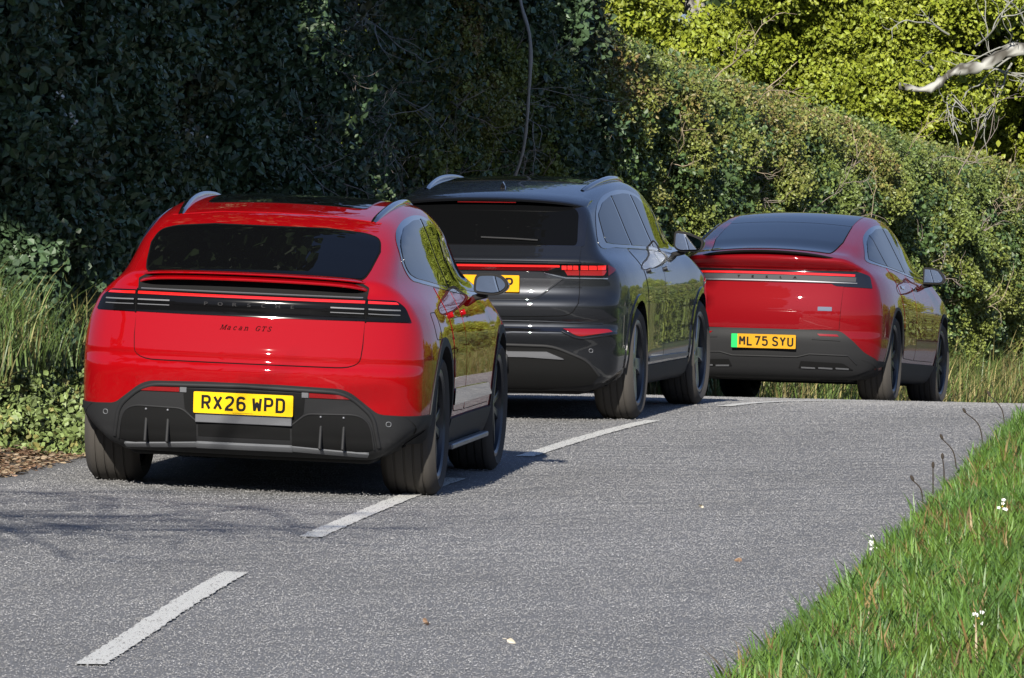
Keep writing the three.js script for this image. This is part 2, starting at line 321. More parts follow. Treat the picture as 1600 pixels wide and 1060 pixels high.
function trim(F, axis, pts, r, { off = 0, side = 1, closed = false, step = 0.03, flat = 1 } = {}) {   // a raised bead along a line on the body
  const line = densify(pts, step, closed).map(([u, v]) => { const [x, y, l] = meet(F, axis, u, v, side), g = gradF(F, x, y, l); return { p: V(x + g[0] * off, y + g[1] * off, -(l + g[2] * off)), n: V(g[0], g[1], -g[2]) }; });
  const n = line.length, S = 8, pos = [], nor = [], idx = [];
  for (let i = 0; i < n; i++) {
    const a = line[closed ? (i + n - 1) % n : Math.max(0, i - 1)].p, b = line[closed ? (i + 1) % n : Math.min(n - 1, i + 1)].p;
    const t = b.clone().sub(a).normalize(), N = line[i].n, B = t.clone().cross(N).normalize();
    for (let s = 0; s < S; s++) { const w = s / S * 2 * Math.PI, d = B.clone().multiplyScalar(Math.cos(w)).addScaledVector(N, Math.sin(w) * flat); const q = line[i].p.clone().addScaledVector(d, r); pos.push(q.x, q.y, q.z); d.normalize(); nor.push(d.x, d.y, d.z); }
  }
  for (let i = 0; i < (closed ? n : n - 1); i++) for (let s = 0; s < S; s++) { const a = i * S + s, b = i * S + (s + 1) % S, c = ((i + 1) % n) * S + s, d = ((i + 1) % n) * S + (s + 1) % S; idx.push(a, b, c, b, d, c); }
  orient(pos, nor, idx);
  if (!closed) for (const o of [0, (n - 1) * S]) for (let s = 1; s < S - 1; s++) idx.push(o, o + s, o + s + 1);
  return geoFrom(pos, idx, nor);
}
function sweepX(profile, x0, x1, path, seg = 40) {    // a blade across the car: closed profile of [dl, dy], carried along x by path(x) -> [l, y, scale]
  const n = profile.length, pos = [], idx = [];
  for (let i = 0; i <= seg; i++) { const x = mix(x0, x1, i / seg), [l, y, s] = path(x); for (const [dl, dy] of profile) pos.push(x, y + dy * s, -(l + dl * s)); }
  for (let i = 0; i < seg; i++) for (let j = 0; j < n; j++) { const a = i * n + j, b = i * n + (j + 1) % n; idx.push(a, b, a + n, b, b + n, a + n); }
  for (const o of [0, seg * n]) for (let j = 1; j < n - 1; j++) idx.push(o, o + j, o + j + 1);
  const g = geoFrom(pos, idx).toNonIndexed(); g.computeVertexNormals();
  return creased(g);
}
function creased(g, ang = 0.7) {                     // smooth shading except across sharp edges
  const p = g.attributes.position, nt = p.count / 3, map = new Map(), fn = [];
  for (let t = 0; t < nt; t++) {
    const a = V().fromBufferAttribute(p, t * 3), b = V().fromBufferAttribute(p, t * 3 + 1), c = V().fromBufferAttribute(p, t * 3 + 2);
    fn[t] = b.sub(a).cross(c.sub(a));
    for (let k = 0; k < 3; k++) { const key = [0, 1, 2].map(q => Math.round(p.array[(t * 3 + k) * 3 + q] * 1e4)).join(); if (!map.has(key)) map.set(key, []); map.get(key).push(t); }
  }
  const nor = new Float32Array(p.count * 3), cs = Math.cos(ang);
  for (let t = 0; t < nt; t++) for (let k = 0; k < 3; k++) {
    const key = [0, 1, 2].map(q => Math.round(p.array[(t * 3 + k) * 3 + q] * 1e4)).join(), s = V(), f = fn[t].clone().normalize();
    for (const o of map.get(key)) if (fn[o].clone().normalize().dot(f) > cs) s.add(fn[o]);
    s.normalize(); nor.set([s.x, s.y, s.z], (t * 3 + k) * 3);
  }
  g.setAttribute('normal', new THREE.BufferAttribute(nor, 3)); return g;
}
function box(w, h, d, x, y, l, r = 0.004, rot) {
  const g = new RoundedBoxGeometry(w, h, d, 2, Math.min(r, w * 0.45, h * 0.45, d * 0.45));
  if (rot) g.rotateX(rot[0] || 0), g.rotateY(rot[1] || 0), g.rotateZ(rot[2] || 0);
  g.translate(x, y, -l); return g;
}
function lettersOn(F, text, cx, cy, size, pitch, { depth = 0.004, off = 0.002, fnt = font, shear = 0, wide = 1 } = {}) {   // raised letters, each laid on the rear face
  const gs = []; const n = text.length;
  let x = cx - pitch * (n - 1) / 2;
  for (const ch of text) {
    if (ch !== ' ') {
      const g = new TextGeometry(ch, { font: fnt, size, depth, curveSegments: 4, bevelEnabled: false }); g.computeBoundingBox();
      const b = g.boundingBox; g.translate(-(b.min.x + b.max.x) / 2, -size / 2, 0);
      if (wide !== 1) g.scale(wide, 1, 1);
      if (shear) { const s = new THREE.Matrix4().makeShear(0, 0, shear, 0, 0, 0); g.applyMatrix4(s); }
      const [px, py, pl] = meet(F, 'rear', x, cy), gr = gradF(F, px, py, pl), N = V(gr[0], gr[1], -gr[2]), X = V(0, 1, 0).cross(N).normalize(), Y = N.clone().cross(X);
      const m = new THREE.Matrix4().makeBasis(X, Y, N).setPosition(V(px, py, -pl).addScaledVector(N, off)); g.applyMatrix4(m); gs.push(g);
    }
    x += pitch;
  }
  return mergeGeometries(gs);
}
// number plate: strokes of the British plate alphabet, 50 x 79 mm with a 14 mm line
const GLYPH = {
  R: 'M7 72 L7 7 L28 7 Q43 7 43 24 Q43 40 28 40 L7 40 M26 40 L43 72', X: 'M7 7 L43 72 M43 7 L7 72', 2: 'M8 18 Q10 7 25 7 Q43 7 43 22 Q43 34 25 50 Q9 62 8 72 L44 72',
  6: 'M42 17 Q38 7 25 7 Q7 7 7 28 L7 52 Q7 72 25 72 Q43 72 43 53 Q43 34 25 34 Q7 34 7 52', W: 'M6 7 L12 72 L25 28 L38 72 L44 7', P: 'M7 72 L7 7 L27 7 Q43 7 43 25 Q43 43 27 43 L7 43',
  D: 'M7 7 L24 7 Q43 7 43 26 L43 53 Q43 72 24 72 L7 72 Z', M: 'M7 72 L7 7 L25 44 L43 7 L43 72', L: 'M8 7 L8 72 L43 72', 7: 'M6 7 L43 7 L20 72', 5: 'M41 7 L11 7 L9 35 Q16 29 25 29 Q43 29 43 50 Q43 72 25 72 Q10 72 7 60',
  S: 'M42 19 Q40 7 25 7 Q8 7 8 22 Q8 35 25 39 Q43 43 43 56 Q43 72 25 72 Q9 72 7 59', Y: 'M6 7 L25 40 L44 7 M25 40 L25 72', U: 'M7 7 L7 54 Q7 72 25 72 Q43 72 43 54 L43 7', H: 'M7 7 L7 72 M43 7 L43 72 M7 40 L43 40', 1: 'M14 18 L27 7 L27 72', K: 'M7 7 L7 72 M43 7 L10 42 M20 33 L44 72', E: 'M42 7 L8 7 L8 72 L42 72 M8 39 L38 39', A: 'M6 72 L25 7 L44 72 M13 52 L37 52', V: 'M6 7 L25 72 L44 7', G: 'M42 19 Q38 7 25 7 Q7 7 7 28 L7 52 Q7 72 25 72 Q43 72 43 54 L43 42 L28 42',
};
function plateTexture(text, base, green, maker) {
  const k = 3, cv = document.createElement('canvas'); cv.width = 520 * k; cv.height = 111 * k; const c = cv.getContext('2d');
  c.scale(k, k); c.fillStyle = base; c.fillRect(0, 0, 520, 111);
  if (green) { c.fillStyle = '#1fae5a'; c.fillRect(0, 0, 50, 111); }
  c.strokeStyle = '#0b0b0b'; c.lineWidth = 14; c.lineJoin = 'miter'; c.miterLimit = 2; c.lineCap = 'butt';
  const w = text.replaceAll(' ', '').length * 61 - 11 + 22; let x = (520 - w) / 2 + (green ? 22 : 0);
  for (const ch of text) {
    if (ch === ' ') { x += 22; continue; }
    if (ch === '_') { x += 61; continue; }
    c.save(); c.translate(x, 16); c.beginPath();
    const tk = GLYPH[ch].match(/[MLQZ]|-?\d+/g); let i = 0, cmd = '';
    while (i < tk.length) {
      if (/[MLQZ]/.test(tk[i])) cmd = tk[i++];
      if (cmd === 'Z') { c.closePath(); continue; }
      const a = +tk[i++], b = +tk[i++];
      if (cmd === 'M') c.moveTo(a, b); else if (cmd === 'L') c.lineTo(a, b); else { const d = +tk[i++], e = +tk[i++]; c.quadraticCurveTo(a, b, d, e); }
    }
    c.stroke(); c.restore(); x += 61;
  }
  if (maker) { c.fillStyle = '#3a3000'; c.fillRect(205, 103, 105, 2.6); }
  const t = new THREE.CanvasTexture(cv); t.colorSpace = THREE.SRGBColorSpace; t.anisotropy = 8; return t;
}
function plate(parent, text, base, x, y, l, { green = false, tilt = 0, maker = false, M } = {}) {
  const g = new THREE.Group(); g.name = 'number_plate'; parent.add(g); g.position.set(x, y, -l); g.rotation.x = tilt;
  g.userData.label = 'yellow number plate' + (text.includes('_') ? ' ending in HP' : ' reading ' + text);
  const s = new THREE.Shape(rp([[-0.26, -0.0555, 0.008], [0.26, -0.0555, 0.008], [0.26, 0.0555, 0.008], [-0.26, 0.0555, 0.008]]).map(p => new THREE.Vector2(...p)));
  const face = new THREE.ShapeGeometry(s), uv = face.attributes.uv, ps = face.attributes.position;
  for (let i = 0; i < ps.count; i++) uv.setXY(i, ps.getX(i) / 0.52 + 0.5, ps.getY(i) / 0.111 + 0.5);
  face.translate(0, 0, 0.0075);
  const tex = plateTexture(text, base, green, maker), fm = new THREE.MeshPhysicalMaterial({ map: tex, roughness: 0.7, specularIntensity: 0.4, clearcoat: 0.3, clearcoatRoughness: 0.05 });
  mk(g, 'plate_face', face, fm);
  mk(g, 'plate_backing', new THREE.ExtrudeGeometry(s, { depth: 0.006, bevelEnabled: false }), M.black);
  return g;
}
function wheel(parent, M, { x, l, r, w, rim, side, camber = 0, steer = 0, spokes = 5, twin = true, disc = 0.19, face, dish = 0.012 }) {
  const g = new THREE.Group(); g.name = 'wheel'; parent.add(g); g.position.set(side * x, r - 0.006, -l); g.rotation.set(0, -steer, side * camber, 'YXZ');
  // tyre: revolved profile, outer side towards +y before it is turned
  const h = w / 2, gr = (c, d = 0.007) => [[r - 0.0005, c - 0.006], [r - d, c - 0.0045], [r - d, c + 0.0045], [r - 0.0005, c + 0.006]];
  const prof = [[rim - 0.004, -h + 0.02], [rim + 0.012, -h + 0.006], [mix(rim, r, 0.5), -h - 0.006], [r - 0.03, -h + 0.006], [r - 0.011, -h + 0.022], [r - 0.004, -h + 0.036], ...gr(-h * 0.5), ...gr(-h * 0.13), ...gr(h * 0.22), ...gr(h * 0.56), [r - 0.004, h - 0.036], [r - 0.011, h - 0.022], [r - 0.03, h - 0.006], [mix(rim, r, 0.5), h + 0.006], [rim + 0.012, h - 0.006], [rim - 0.004, h - 0.02]];
  const lath = (p, seg = 72) => { const q = new THREE.LatheGeometry(p.map(a => new THREE.Vector2(...a)), seg); q.rotateZ(-Math.PI / 2 * side); return q; };
  mk(g, 'tyre', creased(lath(prof, 88).toNonIndexed(), 0.5), M.tyre);
  mk(g, 'rim', creased(lath([[rim - 0.004, -h + 0.02], [rim - 0.022, -h + 0.03], [rim - 0.04, 0], [rim - 0.03, h - 0.05], [rim - 0.026, h - 0.02], [rim - 0.012, h - 0.01], [rim + 0.004, h - 0.012], [rim + 0.002, h - 0.02]]).toNonIndexed(), 0.6), M.rim);
  mk(g, 'brake_disc', lath([[0.06, h * 0.15], [disc, h * 0.15], [disc, h * 0.15 - 0.03], [0.06, h * 0.15 - 0.03]], 40), M.metal);
  mk(g, 'hub', lath([[0, h - dish - 0.02], [0.03, h - dish - 0.021], [0.036, h - dish - 0.028], [0.07, h - dish - 0.03], [0.075, h - dish - 0.07]], 30), M.rim);
  for (let k = 0; k < spokes; k++) for (const tw of twin ? [-1, 1] : [0]) {
    const s = new THREE.Shape(), a = 0.03, b = rim - 0.024;
    if (twin) { s.moveTo(0.005 * tw, a); s.lineTo(0.03 * tw, a); s.lineTo(0.085 * tw, b); s.lineTo(0.045 * tw, b + 0.002); s.closePath(); }
    else { s.moveTo(-0.032, a); s.lineTo(0.032, a); s.lineTo(0.05, b * 0.6); s.lineTo(0.085, b); s.lineTo(-0.02, b + 0.002); s.lineTo(-0.024, b * 0.55); s.closePath(); }
    const q = new THREE.ExtrudeGeometry(s, { depth: 0.022, bevelEnabled: true, bevelSize: 0.004, bevelThickness: 0.005, bevelSegments: 2 });
    q.rotateZ(k / spokes * 2 * Math.PI); q.rotateX(-Math.PI / 2);   // now in the x-z plane, facing +y
    q.rotateZ(-Math.PI / 2 * side); q.translate(side * (h - dish - 0.05), 0, 0);
    mk(g, 'spoke', q, face || M.rim);
  }
  return g;
}
function liner(F, parent, M, l, r, xin = 0.6, xout = 0.9, y0 = 0.37) {   // dark inner lining of a wheel arch on both sides
  for (const s of [-1, 1]) {
    const c = new THREE.CylinderGeometry(r, r, xout - xin, 40, 1, true, -Math.PI * 0.5, Math.PI); c.rotateX(-Math.PI / 2); c.rotateY(Math.PI / 2);
    c.rotateX(0); c.translate(s * (xin + xout) / 2, y0, -l);
    const d = new THREE.CircleGeometry(r, 40, 0, Math.PI); d.rotateY(Math.PI / 2); d.translate(s * xin, y0, -l);
    mk(parent, 'wheel_arch_liner', mergeGeometries([c.toNonIndexed(), d.toNonIndexed()]), M.liner);
  }
}
function archTrim(F, parent, mat, l, y0, r0, r1, a0, a1, off = 0.006, skirt = 0.07, name = 'wheel_arch_trim') {
  for (const s of [-1, 1]) {
    const pts = []; const N = 30;
    for (let i = 0; i <= N; i++) { const a = mix(a0, a1, i / N); pts.push([l + Math.cos(a) * r1, y0 + Math.sin(a) * r1]); }
    for (let i = N; i >= 0; i--) { const a = mix(a0, a1, i / N); pts.push([l + Math.cos(a) * r0, y0 + Math.sin(a) * r0]); }
    mk(parent, name, panel(F, 'side', pts, { off, skirt, side: s, step: 0.03 }), mat);
  }
}
function mirror(parent, M, { side, x, y, l, w, h, paint, shape, armDrop = 0.07, tilt = 0 }) {
  const g = new THREE.Group(); g.name = 'door_mirror'; parent.add(g); g.position.set(side * x, y, -l); g.rotation.y = side * -0.06;
  const out = shape(w, h).map(([a, b]) => [a * side, b]);
  const S = pts => new THREE.Shape(pts.map(p => new THREE.Vector2(...p)));
  const pos = [], idx = [], N = 9, n = out.length;
  for (let i = 0; i <= N; i++) { const t = i / N, k = Math.sqrt(Math.max(0, 1 - Math.pow(t, 2.4))) * 0.92 + 0.08 * (1 - t), z = -t * 0.17; for (const [a, b] of out) pos.push(a * k + side * 0.02 * t, b * k - 0.01 * t, z); }
  for (let i = 0; i < N; i++) for (let j = 0; j < n; j++) { const a = i * n + j, b = i * n + (j + 1) % n; idx.push(a, b, a + n, b, b + n, a + n); }
  mk(g, 'mirror_housing', geoFrom(pos, idx), paint);
  const rim = new THREE.ExtrudeGeometry(S(out), { depth: 0.012, bevelEnabled: true, bevelSize: 0.004, bevelThickness: 0.004, bevelSegments: 2 }); rim.translate(0, 0, -0.004); mk(g, 'mirror_frame', rim, M.black);
  const gl = new THREE.ShapeGeometry(S(grow(out, -0.012))); gl.rotateX(-tilt); gl.translate(0, 0, 0.0142 + Math.abs(tilt) * h * 0.5); mk(g, 'mirror_glass', gl, M.mirror);
  const arm = new RoundedBoxGeometry(0.16, 0.035, 0.08, 2, 0.012); arm.rotateZ(side * 0.25); arm.translate(-side * (w * 0.42 + 0.03), -h * 0.5 - armDrop * 0.3, -0.07); mk(g, 'mirror_arm', arm, M.black);
  return g;
}
function shell(car, g, paint, yDark, yRear = yDark) {                // painted shell above, bare dark plastic below the sills
  const ix = g.index.array, p = g.attributes.position, up = [], dn = [];
  for (let t = 0; t < ix.length; t += 3) (Math.max(p.getY(ix[t]), p.getY(ix[t + 1]), p.getY(ix[t + 2])) < (p.getZ(ix[t]) > 0.36 ? yRear : yDark) ? dn : up).push(ix[t], ix[t + 1], ix[t + 2]);
  const low = g.clone(); g.setIndex(up); low.setIndex(dn);
  mk(car, 'body_shell', g, paint); mk(car, 'lower_shell', low, M.plastic);
}
function place(o, X, Y, D, yaw, pitch, roll) {       // yaw to the right, nose up, left side up (degrees)
  const [a, b, c] = [yaw, pitch, roll].map(v => v * Math.PI / 180);
  const map = (x, y, l) => {
    const x1 = x * Math.cos(c) + y * Math.sin(c), y1 = -x * Math.sin(c) + y * Math.cos(c);
    const y2 = y1 * Math.cos(b) + l * Math.sin(b), l2 = -y1 * Math.sin(b) + l * Math.cos(b);
    return V(x1 * Math.cos(a) + l2 * Math.sin(a), y2, x1 * Math.sin(a) - l2 * Math.cos(a));
  };
  o.quaternion.setFromRotationMatrix(new THREE.Matrix4().makeBasis(map(1, 0, 0), map(0, 1, 0), map(0, 0, -1)));
  o.position.copy(P(X, Y, D));
}
const M = {
  black: phys([0.010, 0.010, 0.011], 0.7, { specularIntensity: 0.4 }), gloss: phys([0.006, 0.006, 0.007], 0.06, { clearcoat: 1, clearcoatRoughness: 0.02 }),
  plastic: phys([0.017, 0.0175, 0.019], 0.62, { specularIntensity: 0.45 }), plasticDark: phys([0.006, 0.0062, 0.0066], 0.8, { specularIntensity: 0.35 }), grey: std([0.11, 0.115, 0.125], 0.5),
  seal: phys([0.005, 0.005, 0.005], 1, { specularIntensity: 0.2 }), liner: std([0.008, 0.008, 0.008], 0.95),
  glass: phys([0.004, 0.0045, 0.005], 0.01, { ior: 1.5 }),
  glassRear: phys([0.003, 0.0032, 0.0036], 0.01, { specularIntensity: 0.16 }), lens: phys([0.004, 0.004, 0.0045], 0.08, { specularIntensity: 0.45 }), letter: phys([0.022, 0.022, 0.024], 0.8, { specularIntensity: 0.3 }),
  tyre: phys([0.062, 0.057, 0.052], 0.9, { specularIntensity: 0.4 }), rim: std([0.06, 0.063, 0.07], 0.28, { metalness: 0.75 }), rimCut: std([0.42, 0.43, 0.45], 0.28, { metalness: 0.8 }), metal: std([0.25, 0.25, 0.26], 0.4, { metalness: 0.9 }),
  chrome: std([0.6, 0.6, 0.62], 0.12, { metalness: 1 }), mirror: std([0.75, 0.78, 0.8], 0.02, { metalness: 1 }),
  lamp: phys([0.19, 0.003, 0.004], 0.15, { clearcoat: 1, clearcoatRoughness: 0.03 }), lampDark: phys([0.06, 0.002, 0.003], 0.1, { clearcoat: 1, clearcoatRoughness: 0.02 }),
  lampOn: phys([0.5, 0.01, 0.01], 0.2, { clearcoat: 1, emissive: new THREE.Color(0.9, 0.03, 0.02), emissiveIntensity: 0.16 }),
  silver: std([0.16, 0.165, 0.18], 0.4, { metalness: 0.5 }),
};
// ---------------------------------------------------------------- red sports SUV, nearest of the three
function wells(F, axles, r, y0, xin) {
  return (x, y, l) => { let f = F(x, y, l); const ax = Math.abs(x); for (const a of axles) { const w = Math.max(Math.hypot(l - a, y - y0) - r, xin - ax); if (-w > f) f = -w; } return f; };
}
{
  const T0 = spl([[-1.05, 1.05], [-0.92, 1.10], [-0.8, 1.152], [-0.6, 1.236], [-0.4, 1.318], [-0.2, 1.396], [0, 1.452], [0.3, 1.496], [0.7, 1.532], [1.1, 1.546], [1.5, 1.532], [1.9, 1.47], [2.2, 1.365], [2.7, 1.09], [2.9, 1.02], [3.3, 0.955], [3.6, 0.87], [3.88, 0.68]]);
  const crown = spl([[-1, 0.13], [-0.2, 0.12], [0.3, 0.085], [2, 0.085], [2.8, 0.09], [3.8, 0.15]]);
  const sec = spl([[0.1, 0.80], [0.2, 0.87], [0.3, 0.915], [0.42, 0.942], [0.55, 0.95], [0.7, 0.951], [0.8, 0.944], [0.9, 0.922], [0.98, 0.888], [1.05, 0.845], [1.1, 0.815], [1.2, 0.765], [1.35, 0.708], [1.45, 0.664], [1.6, 0.59]]);
  const PL = spl([[-1.1, 0.80], [-0.9, 0.885], [-0.7, 0.945], [-0.5, 0.978], [-0.25, 0.996], [0, 1], [0.7, 0.992], [1.4, 0.988], [2.2, 0.991], [2.9, 0.998], [3.3, 0.965], [3.6, 0.88], [3.9, 0.66]]);
  const PG = spl([[-1.1, 0.80], [-0.8, 0.862], [-0.5, 0.915], [-0.2, 0.955], [0.2, 0.985], [0.7, 1], [1.3, 1], [1.9, 0.975], [2.4, 0.93], [2.9, 0.88], [3.5, 0.8]]);
  const R0 = spl([[0.1, -0.62], [0.2, -0.78], [0.26, -0.875], [0.33, -0.915], [0.45, -0.95], [0.56, -0.973], [0.63, -0.985], [0.66, -0.984], [0.685, -0.968], [0.71, -0.962], [0.725, -0.966], [0.76, -0.958], [0.85, -0.93], [0.925, -0.905], [1.03, -0.885], [1.06, -0.855], [1.09, -0.85], [1.13, -0.87], [1.2, -0.9]]);
  const N0 = spl([[0.1, 3.5], [0.25, 3.74], [0.5, 3.79], [0.7, 3.77], [0.9, 3.62]]);
  const F0 = (x, y, l) => {
    const ax = Math.abs(x), g = sst(1.0, 1.16, y);
    const a = ax - 0.983 * sec(y) * mix(PL(l), PG(l), g);
    const b = y - (T0(l) - crown(l) * ax * ax);
    const c = R0(y) + 0.15 * ax * ax + 0.22 * ax ** 6 - l;
    const d = l - (N0(y) - 0.32 * ax ** 3);
    let f = smax(a, b, 0.085); f = smax(f, c, 0.09); f = smax(f, d, 0.12);
    return smax(f, 0.2 + 0.17 * sst(0.62, 0.92, ax) * sst(-0.3, -0.5, l) - y, 0.05);
  };
  const WB = 2.893, R = 0.378, F = wells(F0, [0, WB], 0.43, 0.375, 0.6);
  const car = thing('sports_utility_vehicle', 'bright red sport utility vehicle, nearest car, with rear number plate reading RX26 WPD', 'car', 'cars following one another up the lane');
  const paint = phys([0.255, 0.002, 0.004], 0.9, { specularIntensity: 0.0, clearcoat: 1, clearcoatRoughness: 0.012 });
  shell(car, surfaceNet(F, [-1.0, 0.14, -1.08], [1.0, 1.66, 3.9], 0.022), paint, 0.36, 0.425);
  liner(F, car, M, 0, 0.425); liner(F, car, M, WB, 0.425);
  for (const s of [-1, 1]) {
    wheel(car, M, { x: 0.785, l: 0, r: R, w: 0.28, rim: 0.288, side: s, camber: 0.022, spokes: 5, twin: true });
    wheel(car, M, { x: 0.80, l: WB, r: R, w: 0.258, rim: 0.288, side: s, camber: 0.01, steer: 0.02, spokes: 5, twin: true });
  }
  mk(car, 'underbody', box(1.3, 0.12, 3.9, 0, 0.235, 1.35, 0.04), M.liner);
  // rear window
  const win = rp([...sym([[0.3, 1.383], [0.5, 1.366, 0.03], [0.583, 1.343, 0.035], [0.602, 1.28], [0.585, 1.19], [0.568, 1.14, 0.025], [0.3, 1.148]])]);
  mk(car, 'rear_window_seal', panel(F0, 'rear', grow(win, 0.008), { off: 0.002 }), M.seal);
  const rw = mk(car, 'rear_window', panel(F0, 'rear', win, { off: 0.005 }), M.glassRear);
  // tailgate lower panel with its shut line
  const tg = rp(sym([[0.598, 0.93], [0.595, 0.80], [0.585, 0.685, 0.12]]).reverse());
  mk(car, 'tailgate_gap', panel(F0, 'rear', grow(tg, 0.005), { off: 0.0012, step: 0.025 }), M.seal);
  const gate = mk(car, 'tailgate', panel(F0, 'rear', tg, { off: 0.004, step: 0.02 }), paint);
  mk(gate, 'badge_lettering', lettersOn(F0, 'MACAN GTS'.replace('MACAN', 'Macan'), -0.005, 0.866, 0.026, 0.03, { off: 0.0045, fnt: fontSerif, shear: 0.35, depth: 0.003 }), M.seal);
  // dark recess below the window, lip and wing
  const recess = rp(sym([[0.3, 1.137], [0.56, 1.124, 0.01], [0.605, 1.10, 0.01], [0.60, 1.036]]));
  mk(car, 'spoiler_recess', panel(F0, 'rear', recess, { off: 0.003 }), M.plasticDark);
  const arc = (x, e) => Math.min(1, Math.abs(x) / e);
  const sp = mk(car, 'rear_spoiler', sweepX([[0.09, 0.012], [0.02, 0.006], [-0.012, 0], [-0.016, -0.006], [-0.012, -0.012], [0.03, -0.012], [0.09, -0.004]], -0.605, 0.605, x => [-0.905 + 0.16 * x * x + 0.10 * arc(x, 0.605) ** 12, 1.121 - 0.012 * arc(x, 0.6) ** 2 - 0.022 * arc(x, 0.605) ** 10, 1]), paint);
  mk(sp, 'spoiler_lip', sweepX([[0.1, 0.014], [0.02, 0.008], [-0.006, 0.003], [-0.008, -0.001], [-0.004, -0.005], [0.1, -0.004]], -0.585, 0.585, x => [-0.86 + 0.16 * x * x + 0.06 * arc(x, 0.585) ** 12, 1.144 - 0.014 * arc(x, 0.6) ** 2 - 0.008 * arc(x, 0.585) ** 10, 1]), paint);
  // light strip
  const bar = rp([...sym([[0.3, 1.036], [0.745, 1.033, 0.02], [0.79, 1.0, 0.02], [0.822, 0.927, 0.012], [0.3, 0.924]])]);
  const lb = mk(car, 'tail_light_strip', panel(F0, 'rear', bar, { off: 0.009, skirt: 0.02, step: 0.02 }), M.lens);
  for (const s of [-1, 1]) mk(lb, 'lens_seam', panel(F0, 'rear', [[s * 0.597, 1.04], [s * 0.603, 1.04], [s * 0.603, 0.92], [s * 0.597, 0.92]], { off: 0.0105, skirt: 0.004 }), M.seal);
  mk(lb, 'upper_strip_edge', panel(F0, 'rear', sym([[0.58, 1.0425], [0.58, 1.038]]), { off: 0.012, skirt: 0.006 }), M.silver);
  mk(lb, 'red_light_line', panel(F0, 'rear', [[-0.592, 1.026], [0.592, 1.026], [0.592, 1.0145], [-0.592, 1.0145]], { off: 0.0125, skirt: 0.006 }), M.lampOn);
  for (const s of [-1, 1]) {
    mk(lb, 'red_light_line', panel(F0, 'rear', [[s * 0.608, 1.026], [s * 0.745, 1.0225], [s * 0.757, 1.013], [s * 0.608, 1.0145]], { off: 0.0125, skirt: 0.006 }), M.lampOn);
    for (const [y0, y1] of [[0.984, 0.990], [0.962, 0.966]]) {
      mk(lb, 'lamp_bar', panel(F0, 'rear', [[s * 0.612, y1 + 0.003], [s * 0.765, y1], [s * 0.768, y0], [s * 0.612, y0 + 0.003]], { off: 0.0115, skirt: 0.004 }), M.grey);
      mk(lb, 'lamp_bar', panel(F0, 'rear', [[s * 0.42, y1 + 0.004], [s * 0.59, y1 + 0.003], [s * 0.59, y0 + 0.003], [s * 0.42, y0 + 0.004]], { off: 0.0115, skirt: 0.004 }), M.grey);
    }
  }
  mk(lb, 'lettering_band', panel(F0, 'rear', sym([[0.40, 1.0], [0.40, 0.972]]), { off: 0.011, skirt: 0.004 }), M.lens);
  mk(lb, 'brand_lettering', lettersOn(F0, 'PORSCHE', 0, 0.985, 0.018, 0.075, { off: 0.012, wide: 1.7 }), M.letter);
  // bumper: dark lower part, raised frame, reflectors, pods and ribs
  const low = rp(sym([[0.2, 0.583], [0.53, 0.574, 0.06], [0.69, 0.448, 0.03], [0.8, 0.443], [0.89, 0.443], [0.87, 0.39], [0.80, 0.31, 0.03], [0.70, 0.235, 0.03], [0.5, 0.212]]));
  const bum = mk(car, 'bumper_lower', panel(F0, 'rear', low, { off: 0.006, step: 0.025 }), M.plastic);
  for (const s of [-1, 1]) mk(car, 'bumper_corner', panel(F0, 'side', [[-0.78, 0.443], [-0.405, 0.443], [-0.40, 0.39], [-0.5, 0.36], [-0.62, 0.35]], { off: 0.0075, side: s }), M.plastic);
  const frame = rp([[0.692, 0.28], [0.665, 0.435, 0.05], [0.53, 0.556, 0.09], [0, 0.568], [-0.53, 0.556, 0.09], [-0.665, 0.435, 0.05], [-0.692, 0.28]]);
  mk(bum, 'bumper_frame', trim(F0, 'rear', frame.slice(0), 0.013, { off: 0.004, flat: 0.9 }), M.plastic);
  mk(bum, 'bumper_centre', panel(F0, 'rear', rp(sym([[0.32, 0.545], [0.31, 0.44], [0.24, 0.372], [0.24, 0.30]])), { off: 0.008 }), M.plasticDark);
  for (const s of [-1, 1]) {
    mk(bum, 'reflector', panel(F0, 'rear', rp([[s * 0.338, 0.549], [s * 0.50, 0.545], [s * 0.565, 0.524, 0.01], [s * 0.338, 0.526]]), { off: 0.013 }), M.lamp, 'red reflector');
    mk(bum, 'reflector_mount', panel(F0, 'rear', rp([[s * 0.300, 0.551], [s * 0.334, 0.551], [s * 0.334, 0.525], [s * 0.300, 0.525]]), { off: 0.014 }), M.grey);
    mk(bum, 'diffuser_pod', panel(F0, 'rear', rp([[s * 0.25, 0.372], [s * 0.325, 0.437, 0.02], [s * 0.60, 0.44, 0.04], [s * 0.645, 0.40, 0.05], [s * 0.66, 0.27], [s * 0.56, 0.25], [s * 0.25, 0.268]]), { off: 0.010 }), M.plasticDark);
    mk(bum, 'pod_edge', trim(F0, 'rear', rp([[s * 0.25, 0.378], [s * 0.325, 0.44, 0.03], [s * 0.59, 0.445, 0.05], [s * 0.65, 0.40, 0.06], [s * 0.668, 0.27]]), 0.0055, { off: 0.008 }), M.plastic);
    for (const x of [0.40, 0.517]) { mk(bum, 'diffuser_rib', box(0.016, 0.165, 0.05, s * x, 0.335, meet(F0, 'rear', x, 0.36)[2] + 0.002, 0.007, [-0.16, 0, 0]), M.plastic); mk(bum, 'rib_bolt', new THREE.SphereGeometry(0.007, 10, 8).translate(s * x, 0.425, -(meet(F0, 'rear', x, 0.425)[2] - 0.012)), M.silver); }
    mk(bum, 'parking_sensor', trim(F0, 'rear', rp([[s * 0.727, 0.412, 0.012], [s * 0.751, 0.412, 0.012], [s * 0.751, 0.388, 0.012], [s * 0.727, 0.388, 0.012]]), 0.0025, { off: 0.008, closed: true, step: 0.01 }), M.grey);
